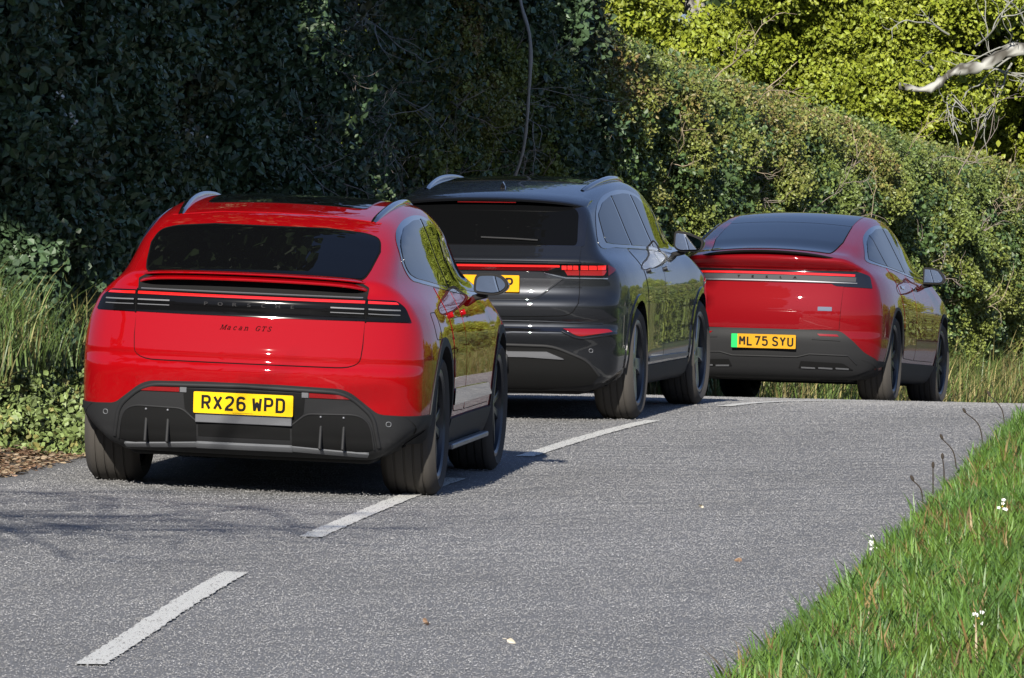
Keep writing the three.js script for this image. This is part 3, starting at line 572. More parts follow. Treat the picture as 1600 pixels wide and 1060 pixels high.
    mk(bum, 'lower_blade', panel(F0, 'rear', [[s * 0.25, 0.272], [s * 0.64, 0.25], [s * 0.63, 0.232], [s * 0.25, 0.25]], { off: 0.018, skirt: 0.02 }), M.grey);
  }
  mk(bum, 'lower_blade', panel(F0, 'rear', sym([[0.25, 0.272], [0.25, 0.25]]), { off: 0.022, skirt: 0.02 }), M.grey);
  mk(bum, 'plate_holder', box(0.505, 0.058, 0.02, 0.0, 0.400, -0.945, 0.004, [0.12, 0, 0]), M.silver);
  plate(car, 'RX26 WPD', '#e0b405', 0, 0.476, -0.972, { tilt: 0.1, maker: true, M });
  // flanks
  for (const s of [-1, 1]) {
    const dlo = curve2([[-0.23, 1.21], [-0.19, 1.30], [-0.06, 1.37], [0.2, 1.425], [0.7, 1.462], [1.2, 1.448], [1.6, 1.375], [2.05, 1.21], [2.45, 1.035], [2.3, 1.005], [1.5, 1.035], [0.6, 1.085], [0.0, 1.12], [-0.18, 1.145]], true, 6);
    mk(car, 'window_surround', panel(F0, 'side', dlo, { off: 0.003, side: s }), M.gloss);
    mk(car, 'side_window', panel(F0, 'side', rp([[-0.03, 1.352, 0.05], [0.2, 1.405, 0.05], [0.6, 1.438, 0.1], [0.86, 1.44], [1.0, 1.078], [0.55, 1.105], [0.0, 1.14, 0.05], [-0.15, 1.165, 0.05], [-0.185, 1.22, 0.05], [-0.15, 1.30, 0.05]]), { off: 0.006, side: s, step: 0.05 }), M.glass);
    mk(car, 'side_window', panel(F0, 'side', rp([[0.95, 1.445], [1.2, 1.425, 0.05], [1.6, 1.345], [2.03, 1.185], [2.30, 1.065, 0.02], [2.2, 1.03], [1.5, 1.06], [1.08, 1.075]]), { off: 0.006, side: s, step: 0.05 }), M.glass);
    const doors = [rp([[0.42, 1.085], [1.05, 1.055], [1.1, 0.42, 0.04], [0.52, 0.43, 0.08], [0.46, 0.72]]), rp([[1.07, 1.05], [2.25, 1.0], [2.38, 0.85], [2.34, 0.42, 0.05], [1.12, 0.42, 0.04]])];
    doors.forEach((d, i) => {
      mk(car, 'door_gap', panel(F0, 'side', grow(d, 0.005), { off: 0.0012, side: s, step: 0.05 }), M.seal);
      const dm = mk(car, 'door', panel(F0, 'side', d, { off: 0.0028, skirt: 0.006, side: s, step: 0.05 }), paint);
      mk(dm, 'door_handle', panel(F0, 'side', rp([[0.55 + i * 0.64, 0.955, 0.015], [0.78 + i * 0.64, 0.95, 0.015], [0.78 + i * 0.64, 0.92, 0.015], [0.55 + i * 0.64, 0.925, 0.015]]), { off: 0.018, side: s, step: 0.02, skirt: 0.02 }), paint);
    });
    mk(car, 'side_blade', panel(F0, 'side', rp([[0.5, 0.55, 0.02], [2.2, 0.53, 0.02], [2.4, 0.46, 0.03], [0.5, 0.46, 0.02]]), { off: 0.012, side: s, step: 0.05 }), M.gloss);
    mk(car, 'sill', panel(F0, 'side', [[0.44, 0.39], [2.45, 0.39], [2.45, 0.25], [0.44, 0.25]], { off: 0.012, side: s, step: 0.05 }), M.plastic);
    mk(car, 'sill_blade', box(0.05, 0.03, 1.8, s * 0.91, 0.235, 1.42, 0.01), M.silver);
    mk(car, 'fuel_flap_line', trim(F0, 'side', rp([[-0.30, 0.97, 0.04], [-0.10, 0.97, 0.04], [-0.10, 0.83, 0.04], [-0.30, 0.83, 0.04]]), 0.002, { off: 0, side: s, closed: true }), M.seal);
    mirror(car, M, { side: s, x: 0.955, y: 1.085, l: 1.98, w: 0.2, h: 0.125, paint: M.gloss, tilt: 0.07, shape: (w, h) => rp([[-w * 0.5, -h * 0.42, 0.03], [w * 0.2, -h * 0.5, 0.06], [w * 0.52, -h * 0.05, 0.06], [w * 0.22, h * 0.5, 0.07], [-w * 0.48, h * 0.42, 0.04]]) });
    // roof rail
    const pts = []; for (let i = 0; i <= 20; i++) { const t = i / 20, l = mix(0.02, 1.75, t), x = s * mix(0.515, 0.545, Math.sin(t * Math.PI)), y = meet(F0, 'top', x, l)[1]; pts.push(V(x, y + 0.022 * Math.sin(Math.PI * t) ** 0.6 - 0.014, -l)); }
    const rail = new THREE.TubeGeometry(new THREE.CatmullRomCurve3(pts), 50, 0.021, 8); mk(car, 'roof_rail', rail, M.gloss);
  }
  archTrim(F0, car, M.plastic, 0, 0.375, 0.415, 0.462, -0.32, Math.PI + 0.20);
  archTrim(F0, car, M.plastic, WB, 0.375, 0.415, 0.462, -0.3, Math.PI + 0.32);
  mk(car, 'glass_roof', panel(F0, 'top', rp([[-0.43, 0.38, 0.06], [0.43, 0.38, 0.06], [0.45, 1.8, 0.06], [-0.45, 1.8, 0.06]]), { off: 0.004, step: 0.06 }), M.glass);
  mk(car, 'roof_edge_line', trim(F0, 'rear', [[-0.56, 1.425], [-0.3, 1.452], [0, 1.458], [0.3, 1.452], [0.56, 1.425]].map(p => p), 0.0025, { off: 0 }), paint);
  mk(car, 'windscreen', panel(F0, 'top', rp([[-0.52, 1.98], [0.52, 1.98], [0.62, 2.66], [-0.62, 2.66]]), { off: 0.004, step: 0.06 }), M.glass);
  place(car, -1.309, -0.786, 36.54, 5.9, 1.49, 2.56);
}
// ---------------------------------------------------------------- dark grey SUV, in the middle
{
  const T0 = spl([[-0.95, 1.22], [-0.8, 1.36], [-0.66, 1.455], [-0.5, 1.487], [-0.2, 1.535], [0.2, 1.583], [0.6, 1.612], [1.0, 1.623], [1.4, 1.612], [1.8, 1.562], [2.1, 1.46], [2.7, 1.14], [2.9, 1.08], [3.3, 1.02], [3.6, 0.93], [3.85, 0.74]]);
  const crown = spl([[-1, 0.085], [2, 0.07], [2.8, 0.09], [3.8, 0.15]]);
  const sec = spl([[0.1, 0.80], [0.2, 0.87], [0.3, 0.912], [0.42, 0.935], [0.55, 0.94], [0.7, 0.945], [0.82, 0.95], [0.92, 0.945], [1.0, 0.925], [1.06, 0.89], [1.12, 0.845], [1.2, 0.808], [1.35, 0.748], [1.45, 0.708], [1.6, 0.64]]);
  const PL = spl([[-1.1, 0.84], [-0.9, 0.905], [-0.7, 0.95], [-0.5, 0.978], [-0.25, 0.993], [0, 0.998], [0.7, 0.988], [1.4, 0.984], [2.2, 0.988], [2.9, 0.998], [3.3, 0.965], [3.6, 0.88], [3.9, 0.66]]);
  const PG = spl([[-1.1, 0.84], [-0.8, 0.90], [-0.5, 0.935], [-0.2, 0.962], [0.2, 0.985], [0.7, 1], [1.3, 1], [1.9, 0.975], [2.4, 0.93], [2.9, 0.88], [3.5, 0.8]]);
  const R0 = spl([[0.1, -0.6], [0.2, -0.74], [0.3, -0.84], [0.42, -0.895], [0.5, -0.915], [0.555, -0.945], [0.59, -0.952], [0.63, -0.925], [0.665, -0.922], [0.685, -0.935], [0.73, -0.95], [0.775, -0.955], [0.80, -0.945], [0.84, -0.918], [0.95, -0.905], [1.03, -0.905], [1.065, -0.915], [1.10, -0.89], [1.17, -0.835], [1.3, -0.75], [1.44, -0.655], [1.6, -0.56]]);
  const N0 = spl([[0.1, 3.5], [0.25, 3.74], [0.5, 3.79], [0.8, 3.77], [1.0, 3.62]]);
  const F0 = (x, y, l) => {
    const ax = Math.abs(x), g = sst(1.04, 1.18, y);
    const a = ax - 0.985 * sec(y) * mix(PL(l), PG(l), g);
    const b = y - (T0(l) - crown(l) * ax * ax);
    const c = R0(y) + 0.13 * ax * ax + 0.20 * ax ** 6 - l;
    const d = l - (N0(y) - 0.32 * ax ** 3);
    let f = smax(a, b, 0.07); f = smax(f, c, 0.07); f = smax(f, d, 0.12);
    return smax(f, 0.2 + 0.11 * sst(0.66, 0.92, ax) * sst(-0.3, -0.5, l) - y, 0.05);
  };
  const WB = 2.899, R = 0.38, F = wells(F0, [0, WB], 0.435, 0.377, 0.6);
  const car = thing('sports_utility_vehicle', 'dark grey metallic sport utility vehicle between the two red cars, second in line', 'car', 'cars following one another up the lane');
  const paint = phys([0.0125, 0.014, 0.0175], 0.42, { metalness: 0.5, specularIntensity: 0.3, clearcoat: 1, clearcoatRoughness: 0.012 });
  shell(car, surfaceNet(F, [-1.0, 0.14, -1.06], [1.0, 1.7, 3.9], 0.023), paint, 0.26);
  liner(F, car, M, 0, 0.43); liner(F, car, M, WB, 0.43);
  for (const s of [-1, 1]) {
    wheel(car, M, { x: 0.80, l: 0, r: R, w: 0.265, rim: 0.285, side: s, camber: 0.015, spokes: 5, twin: false, face: M.rimCut });
    wheel(car, M, { x: 0.81, l: WB, r: R, w: 0.25, rim: 0.285, side: s, camber: 0.01, steer: 0.03, spokes: 5, twin: false, face: M.rimCut });
  }
  mk(car, 'underbody', box(1.3, 0.12, 3.9, 0, 0.235, 1.35, 0.04), M.liner);
  // roof spoiler over the window, with brake lamp
  const ab = (x, e) => Math.min(1, Math.abs(x) / e);
  const sp = mk(car, 'roof_spoiler', sweepX([[0.22, 0.045], [0.1, 0.03], [0.0, 0.004], [-0.01, -0.006], [0.0, -0.02], [0.1, -0.02], [0.22, 0.0]], -0.645, 0.645, x => [-0.70 + 0.13 * x * x + 0.12 * ab(x, 0.645) ** 8, 1.484 - 0.085 * x * x - 0.018 * ab(x, 0.645) ** 8, 1]), paint);
  mk(sp, 'brake_light', box(0.40, 0.012, 0.02, -0.01, 1.456, -0.672, 0.004), M.lamp, 'high red brake lamp');
  const win = rp(sym([[0.3, 1.452], [0.54, 1.43, 0.03], [0.605, 1.395, 0.04], [0.618, 1.2], [0.612, 1.172, 0.02], [0.3, 1.174]]));
  mk(car, 'rear_window_surround', panel(F0, 'rear', rp(sym([[0.3, 1.468], [0.56, 1.45, 0.03], [0.662, 1.41, 0.03], [0.668, 1.165, 0.02], [0.3, 1.165]])), { off: 0.003 }), M.gloss);
  const rw = mk(car, 'rear_window', panel(F0, 'rear', win, { off: 0.006 }), M.glassRear);
  mk(rw, 'wiper', trim(F0, 'rear', [[-0.02, 1.212], [0.2, 1.205], [0.36, 1.196]], 0.007, { off: 0.016 }), M.plastic);
  // tailgate
  const tg = rp(sym([[0.648, 1.165], [0.648, 0.79], [0.60, 0.71, 0.07], [0.3, 0.702]]).reverse());
  mk(car, 'tailgate_gap', panel(F0, 'rear', grow(tg, 0.005), { off: 0.0012, step: 0.025 }), M.seal);
  const gate = mk(car, 'tailgate', panel(F0, 'rear', tg, { off: 0.004, step: 0.02 }), paint);
  mk(gate, 'plate_recess', panel(F0, 'rear', rp(sym([[0.535, 0.952], [0.36, 0.815, 0.05], [0.2, 0.811]]).reverse()), { off: -0.0 + 0.0055, step: 0.025 }), phys([0.022, 0.024, 0.029], 0.4, { metalness: 0.55, clearcoat: 1, clearcoatRoughness: 0.02 }));
  mk(gate, 'recess_edge', trim(F0, 'rear', rp([[-0.545, 0.955], [-0.365, 0.808, 0.05], [0.365, 0.808, 0.05], [0.545, 0.955]]), 0.006, { off: 0.002 }), paint);
  mk(gate, 'tailgate_lip', sweepX([[0.05, 0.012], [0.0, 0.006], [-0.012, 0], [-0.012, -0.008], [0.05, -0.01]], -0.66, 0.66, x => [-0.925 + 0.13 * x * x + 0.2 * Math.abs(x) ** 6, 1.064 - 0.01 * x * x, 1]), paint);
  // full-width lamp
  const lb = mk(car, 'tail_light_bar', panel(F0, 'rear', rp(sym([[0.3, 1.052], [0.80, 1.046, 0.01], [0.835, 1.01, 0.02], [0.815, 0.962, 0.01], [0.56, 0.965], [0.40, 0.998], [0.30, 1.0]])), { off: 0.008, step: 0.02 }), M.lens);
  mk(lb, 'red_light_line', panel(F0, 'rear', sym([[0.52, 1.045], [0.52, 1.028], [0.2, 1.028]]), { off: 0.012, skirt: 0.006 }), M.lampOn);
  mk(lb, 'dark_red_lens', panel(F0, 'rear', sym([[0.5, 1.026], [0.44, 1.004], [0.2, 1.004]]), { off: 0.010, skirt: 0.006 }), M.lampDark);
  for (const s of [-1, 1]) {
    for (const [a, b] of [[0.53, 0.642], [0.652, 0.81]]) { const w = (b - a) / 3; for (let i = 0; i < 3; i++) mk(lb, 'lamp_segment', panel(F0, 'rear', rp([[s * (a + w * i + 0.003), 1.043], [s * (a + w * (i + 1) - 0.003), 1.043], [s * (a + w * (i + 1) - 0.003), 1.012], [s * (a + w * i + 0.003), 1.012]]), { off: 0.0125, skirt: 0.006 }), M.lampOn); }
    mk(lb, 'dark_red_lens', panel(F0, 'rear', rp([[s * 0.55, 1.008], [s * 0.815, 1.008, 0.01], [s * 0.80, 0.975, 0.01], [s * 0.57, 0.975]]), { off: 0.011, skirt: 0.006 }), M.lamp);
    mk(lb, 'outer_lens', panel(F0, 'rear', rp([[s * 0.82, 1.046], [s * 0.868, 1.01, 0.02], [s * 0.825, 0.972]]), { off: 0.010, skirt: 0.006 }), M.lampDark);
    mk(lb, 'chrome_line', panel(F0, 'rear', [[s * 0.42, 0.991], [s * 0.565, 0.961], [s * 0.822, 0.958], [s * 0.822, 0.951], [s * 0.56, 0.953], [s * 0.42, 0.984]], { off: 0.011, skirt: 0.006 }), M.chrome);
    mk(lb, 'lens_seam', panel(F0, 'rear', [[s * 0.645, 1.05], [s * 0.65, 1.05], [s * 0.65, 0.955], [s * 0.645, 0.955]], { off: 0.0135, skirt: 0.006 }), M.seal);
  }
  // bumper
  const band = mk(car, 'bumper_band', panel(F0, 'rear', rp(sym([[0.3, 0.632], [0.85, 0.628, 0.02], [0.885, 0.60, 0.02], [0.65, 0.56, 0.05], [0.56, 0.598], [0.3, 0.602]])), { off: 0.005, step: 0.025 }), M.gloss);
  mk(car, 'bumper_crease', trim(F0, 'rear', [[-0.8, 0.655], [-0.4, 0.668], [0, 0.67], [0.4, 0.668], [0.8, 0.655]], 0.006, { off: 0.0 }), paint);
  for (const s of [-1, 1]) {
    mk(band, 'reflector', panel(F0, 'rear', rp([[s * 0.55, 0.617], [s * 0.835, 0.616, 0.01], [s * 0.86, 0.60, 0.01], [s * 0.655, 0.572, 0.03]]), { off: 0.009 }), M.lamp, 'red reflector');
    mk(band, 'reflector_edge', trim(F0, 'rear', rp([[s * 0.545, 0.603], [s * 0.655, 0.553, 0.05], [s * 0.88, 0.59]]), 0.008, { off: 0.002 }), paint);
    mk(car, 'parking_sensor', trim(F0, 'rear', rp([[s * 0.715, 0.488, 0.012], [s * 0.739, 0.488, 0.012], [s * 0.739, 0.464, 0.012], [s * 0.715, 0.464, 0.012]]), 0.0025, { off: 0.002, closed: true, step: 0.01 }), M.silver);
  }
  const dif = mk(car, 'diffuser', panel(F0, 'rear', rp(sym([[0.2, 0.508], [0.48, 0.498, 0.05], [0.70, 0.405, 0.06], [0.765, 0.31], [0.72, 0.25], [0.4, 0.212]])), { off: 0.006 }), M.plasticDark);
  mk(dif, 'diffuser_edge', trim(F0, 'rear', rp([[-0.77, 0.31], [-0.705, 0.41, 0.06], [-0.48, 0.505, 0.07], [0, 0.515], [0.48, 0.505, 0.07], [0.705, 0.41, 0.06], [0.77, 0.31]]), 0.011, { off: 0.003 }), M.plastic);
  mk(dif, 'diffuser_bar', panel(F0, 'rear', rp(sym([[0.44, 0.468], [0.56, 0.418, 0.02], [0.3, 0.432]])), { off: 0.016 }), M.silver);
  for (const x of [-0.17, 0.17]) mk(dif, 'diffuser_fin', box(0.03, 0.15, 0.05, x, 0.42, -0.895, 0.01, [-0.2, 0, 0]), M.plastic);
  plate(car, '_Y__ _HP', '#d99606', 0, 0.916, -0.925, { tilt: 0.02, M });
  for (const s of [-1, 1]) {
    const dlo = curve2([[-0.62, 1.175], [-0.52, 1.30], [-0.35, 1.41], [-0.1, 1.475], [0.3, 1.52], [0.8, 1.538], [1.3, 1.515], [1.7, 1.44], [2.1, 1.29], [2.5, 1.10], [2.3, 1.085], [1.5, 1.115], [0.6, 1.14], [-0.2, 1.155]], true, 6);
    mk(car, 'window_surround', panel(F0, 'side', dlo, { off: 0.003, side: s }), M.gloss);
    for (const w of [[[-0.36, 1.375, 0.05], [-0.08, 1.455, 0.05], [0.26, 1.495], [0.34, 1.165], [-0.2, 1.178], [-0.42, 1.19, 0.04]], [[0.32, 1.50], [0.8, 1.513, 0.05], [1.06, 1.508], [1.2, 1.145], [0.40, 1.163]], [[1.14, 1.503], [1.35, 1.485, 0.05], [1.7, 1.405], [2.1, 1.255], [2.36, 1.125, 0.02], [2.2, 1.11], [1.28, 1.142]]])
      mk(car, 'side_window', panel(F0, 'side', rp(w), { off: 0.006, side: s, step: 0.05 }), M.glass);
    [rp([[0.2, 1.14], [1.2, 1.115], [1.22, 0.38, 0.04], [0.50, 0.40, 0.08], [0.44, 0.74, 0.1]]), rp([[1.215, 1.11], [2.3, 1.07], [2.42, 0.9], [2.36, 0.38, 0.05], [1.235, 0.38, 0.04]])].forEach((d, i) => {
      mk(car, 'door_gap', panel(F0, 'side', grow(d, 0.005), { off: 0.0012, side: s, step: 0.05 }), M.seal);
      const dm = mk(car, 'door', panel(F0, 'side', d, { off: 0.0028, skirt: 0.006, side: s, step: 0.05 }), paint);
      mk(dm, 'door_handle', panel(F0, 'side', rp([[0.5 + i * 0.8, 1.005, 0.015], [0.72 + i * 0.8, 1.0, 0.015], [0.72 + i * 0.8, 0.97, 0.015], [0.5 + i * 0.8, 0.975, 0.015]]), { off: 0.02, side: s, step: 0.02, skirt: 0.02 }), paint);
    });
    mk(car, 'sill', panel(F0, 'side', [[0.44, 0.345], [2.45, 0.345], [2.45, 0.24], [0.44, 0.24]], { off: 0.008, side: s, step: 0.05 }), M.plastic);
    mk(car, 'sill_trim', panel(F0, 'side', rp([[0.52, 0.40, 0.01], [2.35, 0.39, 0.01], [2.35, 0.365, 0.01], [0.52, 0.37, 0.01]]), { off: 0.014, side: s, step: 0.05 }), M.silver);
    mirror(car, M, { side: s, x: 0.965, y: 1.175, l: 2.02, w: 0.215, h: 0.145, paint, tilt: 0.16, shape: (w, h) => rp([[-w * 0.5, -h * 0.3, 0.03], [-w * 0.3, -h * 0.5, 0.03], [w * 0.42, -h * 0.46, 0.04], [w * 0.5, h * 0.1, 0.03], [w * 0.0, h * 0.42, 0.1], [-w * 0.48, h * 0.5, 0.03]]) });
    const pts = []; for (let i = 0; i <= 20; i++) { const t = i / 20, l = mix(-0.05, 1.75, t), x = s * mix(0.535, 0.575, Math.sin(t * Math.PI)), y = meet(F0, 'top', x, l)[1]; pts.push(V(x, y + 0.028 * Math.sin(Math.PI * t) ** 0.6 - 0.013, -l)); }
    mk(car, 'roof_rail', new THREE.TubeGeometry(new THREE.CatmullRomCurve3(pts), 50, 0.021, 8), M.gloss);
  }
  archTrim(F0, car, M.gloss, 0, 0.377, 0.42, 0.465, -0.25, Math.PI + 0.05, 0.008);
  archTrim(F0, car, M.gloss, WB, 0.377, 0.42, 0.465, -0.3, Math.PI + 0.3, 0.008);
  mk(car, 'glass_roof', panel(F0, 'top', rp([[-0.47, 0.35, 0.06], [0.47, 0.35, 0.06], [0.48, 1.75, 0.06], [-0.48, 1.75, 0.06]]), { off: 0.004, step: 0.06 }), M.glass);
  mk(car, 'windscreen', panel(F0, 'top', rp([[-0.55, 1.92], [0.55, 1.92], [0.64, 2.62], [-0.64, 2.62]]), { off: 0.004, step: 0.06 }), M.glass);
  const fin = sweepX([[0, 0], [0.16, 0], [0.03, 0.055], [0.0, 0.05]], -0.016, 0.016, x => [-0.12, 1.535, 1 - Math.abs(x) * 30], 8); mk(car, 'roof_aerial', fin, M.gloss);
  place(car, -0.06, -0.522, 46.62, 9.8, 1.4, 0.89);
}
// ---------------------------------------------------------------- deep red crossover, farthest, at the crest
{
  const T0 = spl([[-1.05, 1.06], [-0.92, 1.155], [-0.78, 1.195], [-0.6, 1.225], [-0.3, 1.305], [0, 1.378], [0.3, 1.445], [0.7, 1.515], [1.1, 1.55], [1.5, 1.545], [1.9, 1.48], [2.2, 1.375], [2.75, 1.07], [3.0, 1.0], [3.4, 0.90], [3.65, 0.80], [3.85, 0.62]]);
  const crown = spl([[-1, 0.14], [-0.5, 0.12], [0.3, 0.10], [2, 0.09], [2.8, 0.09], [3.8, 0.15]]);
  const sec = spl([[0.1, 0.80], [0.2, 0.86], [0.3, 0.905], [0.42, 0.935], [0.55, 0.945], [0.7, 0.945], [0.8, 0.935], [0.9, 0.91], [0.98, 0.875], [1.05, 0.83], [1.1, 0.80], [1.2, 0.75], [1.35, 0.68], [1.45, 0.63], [1.6, 0.55]]);
  const PL = spl([[-1.1, 0.80], [-0.9, 0.88], [-0.7, 0.94], [-0.5, 0.972], [-0.25, 0.992], [0, 0.997], [0.7, 0.988], [1.4, 0.984], [2.2, 0.988], [2.9, 0.993], [3.3, 0.955], [3.6, 0.86], [3.9, 0.64]]);
  const PG = spl([[-1.1, 0.76], [-0.8, 0.84], [-0.5, 0.905], [-0.2, 0.95], [0.2, 0.985], [0.7, 1], [1.3, 1], [1.9, 0.975], [2.4, 0.93], [2.9, 0.88], [3.5, 0.8]]);
  const R0 = spl([[0.05, -0.4], [0.12, -0.62], [0.2, -0.78], [0.3, -0.87], [0.42, -0.92], [0.5, -0.935], [0.56, -0.93], [0.6, -0.935], [0.7, -0.94], [0.8, -0.93], [0.9, -0.905], [0.99, -0.875], [1.035, -0.86], [1.06, -0.89], [1.12, -0.945], [1.18, -0.975]]);
  const N0 = spl([[0.1, 3.5], [0.25, 3.74], [0.5, 3.78], [0.7, 3.75], [0.9, 3.55]]);
  const F0 = (x, y, l) => {
    const ax = Math.abs(x), g = sst(1.0, 1.16, y);
    const a = ax - sec(y) * mix(PL(l), PG(l), g);
    const b = y - (T0(l) - crown(l) * ax * ax);
    const c = R0(y) + 0.16 * ax * ax + 0.24 * ax ** 6 - l;
    const d = l - (N0(y) - 0.34 * ax ** 3);
    let f = smax(a, b, 0.075); f = smax(f, c, 0.06); f = smax(f, d, 0.12);
    return smax(f, 0.17 + 0.10 * sst(0.66, 0.92, ax) * sst(-0.3, -0.5, l) - y, 0.05);
  };
  const WB = 2.89, R = 0.358, F = wells(F0, [0, WB], 0.405, 0.355, 0.6);
  const car = thing('crossover_car', 'deep red metallic crossover car at the crest, farthest of the three, plate reading ML75 SYU', 'car', 'cars following one another up the lane');
  const paint = phys([0.155, 0.0012, 0.004], 0.6, { metalness: 0.15, specularIntensity: 0.1, clearcoat: 1, clearcoatRoughness: 0.012 });
  shell(car, surfaceNet(F, [-1.0, 0.1, -1.08], [1.0, 1.62, 3.9], 0.023), paint, 0.27);
  liner(F, car, M, 0, 0.40, 0.6, 0.9, 0.355); liner(F, car, M, WB, 0.40, 0.6, 0.9, 0.355);
  for (const s of [-1, 1]) {
    wheel(car, M, { x: 0.795, l: 0, r: R, w: 0.27, rim: 0.272, side: s, camber: 0.012, spokes: 5, twin: true });
    wheel(car, M, { x: 0.80, l: WB, r: R, w: 0.255, rim: 0.272, side: s, camber: 0.008, steer: 0.04, spokes: 5, twin: true });
  }
  mk(car, 'underbody', box(1.3, 0.1, 3.9, 0, 0.205, 1.35, 0.04), M.liner);
  // one sheet of dark glass from the spoiler to the roof
  const glass = rp([[-0.475, -0.74, 0.03], [0.475, -0.74, 0.03], [0.515, -0.3], [0.50, 0.285], [-0.50, 0.285], [-0.515, -0.3]]);
  mk(car, 'rear_window_seal', panel(F0, 'top', grow(glass, 0.008), { off: 0.002, step: 0.05 }), M.seal);
  mk(car, 'rear_window', panel(F0, 'top', glass, { off: 0.005, step: 0.05 }), M.glass);
  mk(car, 'glass_roof', panel(F0, 'top', rp([[-0.50, 0.297], [0.50, 0.297], [0.50, 1.9], [-0.50, 1.9]]), { off: 0.005, step: 0.06 }), M.glass);
  const ab = (x, e) => Math.min(1, Math.abs(x) / e);
  mk(car, 'rear_spoiler', sweepX([[0.14, 0.0], [0.04, 0.006], [-0.012, 0.012], [-0.018, 0.006], [-0.01, -0.004], [0.14, -0.03]], -0.62, 0.62, x => [-0.955 + 0.17 * x * x + 0.16 * ab(x, 0.62) ** 6, 1.176 - 0.14 * x * x - 0.022 * ab(x, 0.62) ** 6, 1]), M.plasticDark);
  // tailgate, lamp bar and lettering
  const tg = rp(sym([[0.612, 0.93], [0.588, 0.568], [0.3, 0.562]]).reverse());
  mk(car, 'tailgate_gap', panel(F0, 'rear', grow(tg, 0.005), { off: 0.0012, step: 0.025 }), M.seal);
  const gate = mk(car, 'tailgate', panel(F0, 'rear', tg, { off: 0.004, step: 0.02 }), paint);
  mk(gate, 'model_badge', panel(F0, 'rear', rp([[0.42, 0.746, 0.004], [0.53, 0.746, 0.004], [0.53, 0.714, 0.004], [0.42, 0.714, 0.004]]), { off: 0.008, skirt: 0.006 }), phys([0.10, 0.12, 0.17], 0.7, { specularIntensity: 0.5 }));
  const lb = mk(car, 'tail_light_bar', panel(F0, 'rear', rp(sym([[0.3, 1.036], [0.705, 1.04, 0.01], [0.80, 1.0, 0.02], [0.825, 0.905, 0.01], [0.55, 0.912, 0.02], [0.50, 0.938], [0.2, 0.938]])), { off: 0.006, step: 0.02, skirt: 0.02 }), M.gloss);
  mk(lb, 'red_light_line', panel(F0, 'rear', sym([[0.3, 1.012], [0.69, 1.008], [0.69, 0.993], [0.3, 0.995]]), { off: 0.01, skirt: 0.006 }), M.lampOn);
  const grey = mk(lb, 'lettering_panel', panel(F0, 'rear', sym([[0.3, 0.991], [0.70, 0.987], [0.70, 0.95], [0.3, 0.948]]), { off: 0.0095, skirt: 0.006 }), phys([0.04, 0.042, 0.048], 0.6, { specularIntensity: 0.4 }));
  mk(grey, 'brand_lettering', lettersOn(F0, 'TESLA', 0.0, 0.97, 0.02, 0.113, { off: 0.0105, wide: 1.5 }), M.seal);
  mk(lb, 'chrome_line', panel(F0, 'rear', sym([[0.3, 0.947], [0.71, 0.942], [0.71, 0.935], [0.3, 0.938]]), { off: 0.013, skirt: 0.008 }), M.silver);
  // dark bumper
  const bum = mk(car, 'bumper_lower', panel(F0, 'rear', rp(sym([[0.3, 0.562], [0.60, 0.56, 0.04], [0.70, 0.48], [0.78, 0.395, 0.03], [0.87, 0.34, 0.03], [0.87, 0.28], [0.70, 0.21, 0.05], [0.4, 0.17]])), { off: 0.006, step: 0.025 }), M.plastic);
  for (const s of [-1, 1]) {
    mk(car, 'bumper_corner', panel(F0, 'side', [[-0.75, 0.335], [-0.39, 0.325], [-0.39, 0.29], [-0.60, 0.275]], { off: 0.008, side: s }), M.plastic);
    mk(bum, 'reflector', panel(F0, 'rear', rp([[s * 0.42, 0.53], [s * 0.575, 0.528], [s * 0.59, 0.512], [s * 0.44, 0.513]]), { off: 0.010 }), M.lamp, 'red reflector');
    mk(bum, 'reflector_ledge', trim(F0, 'rear', [[s * 0.38, 0.488], [s * 0.6, 0.482]], 0.006, { off: 0.006 }), M.plastic);
    mk(bum, 'diffuser_insert', panel(F0, 'rear', rp([[s * 0.29, 0.315], [s * 0.62, 0.305, 0.02], [s * 0.69, 0.255], [s * 0.27, 0.262]]), { off: 0.011 }), M.plasticDark);
    for (const [a, b] of [[0.29, 0.40], [0.425, 0.535], [0.56, 0.66]]) mk(bum, 'silver_strip', panel(F0, 'rear', [[s * a, 0.271], [s * b, 0.268], [s * b, 0.258], [s * a, 0.261]], { off: 0.014, skirt: 0.006 }), M.silver);
    mk(bum, 'bumper_fold', trim(F0, 'rear', [[s * 0.26, 0.345], [s * 0.36, 0.37], [s * 0.66, 0.365], [s * 0.72, 0.30]], 0.007, { off: 0.006 }), M.plastic);
  }
  mk(bum, 'bumper_fold', trim(F0, 'rear', [[-0.26, 0.345], [0.26, 0.345]], 0.007, { off: 0.006 }), M.plastic);
  plate(car, 'ML75 SYU', '#b58414', 0, 0.46, -0.955, { green: true, tilt: 0.05, M });
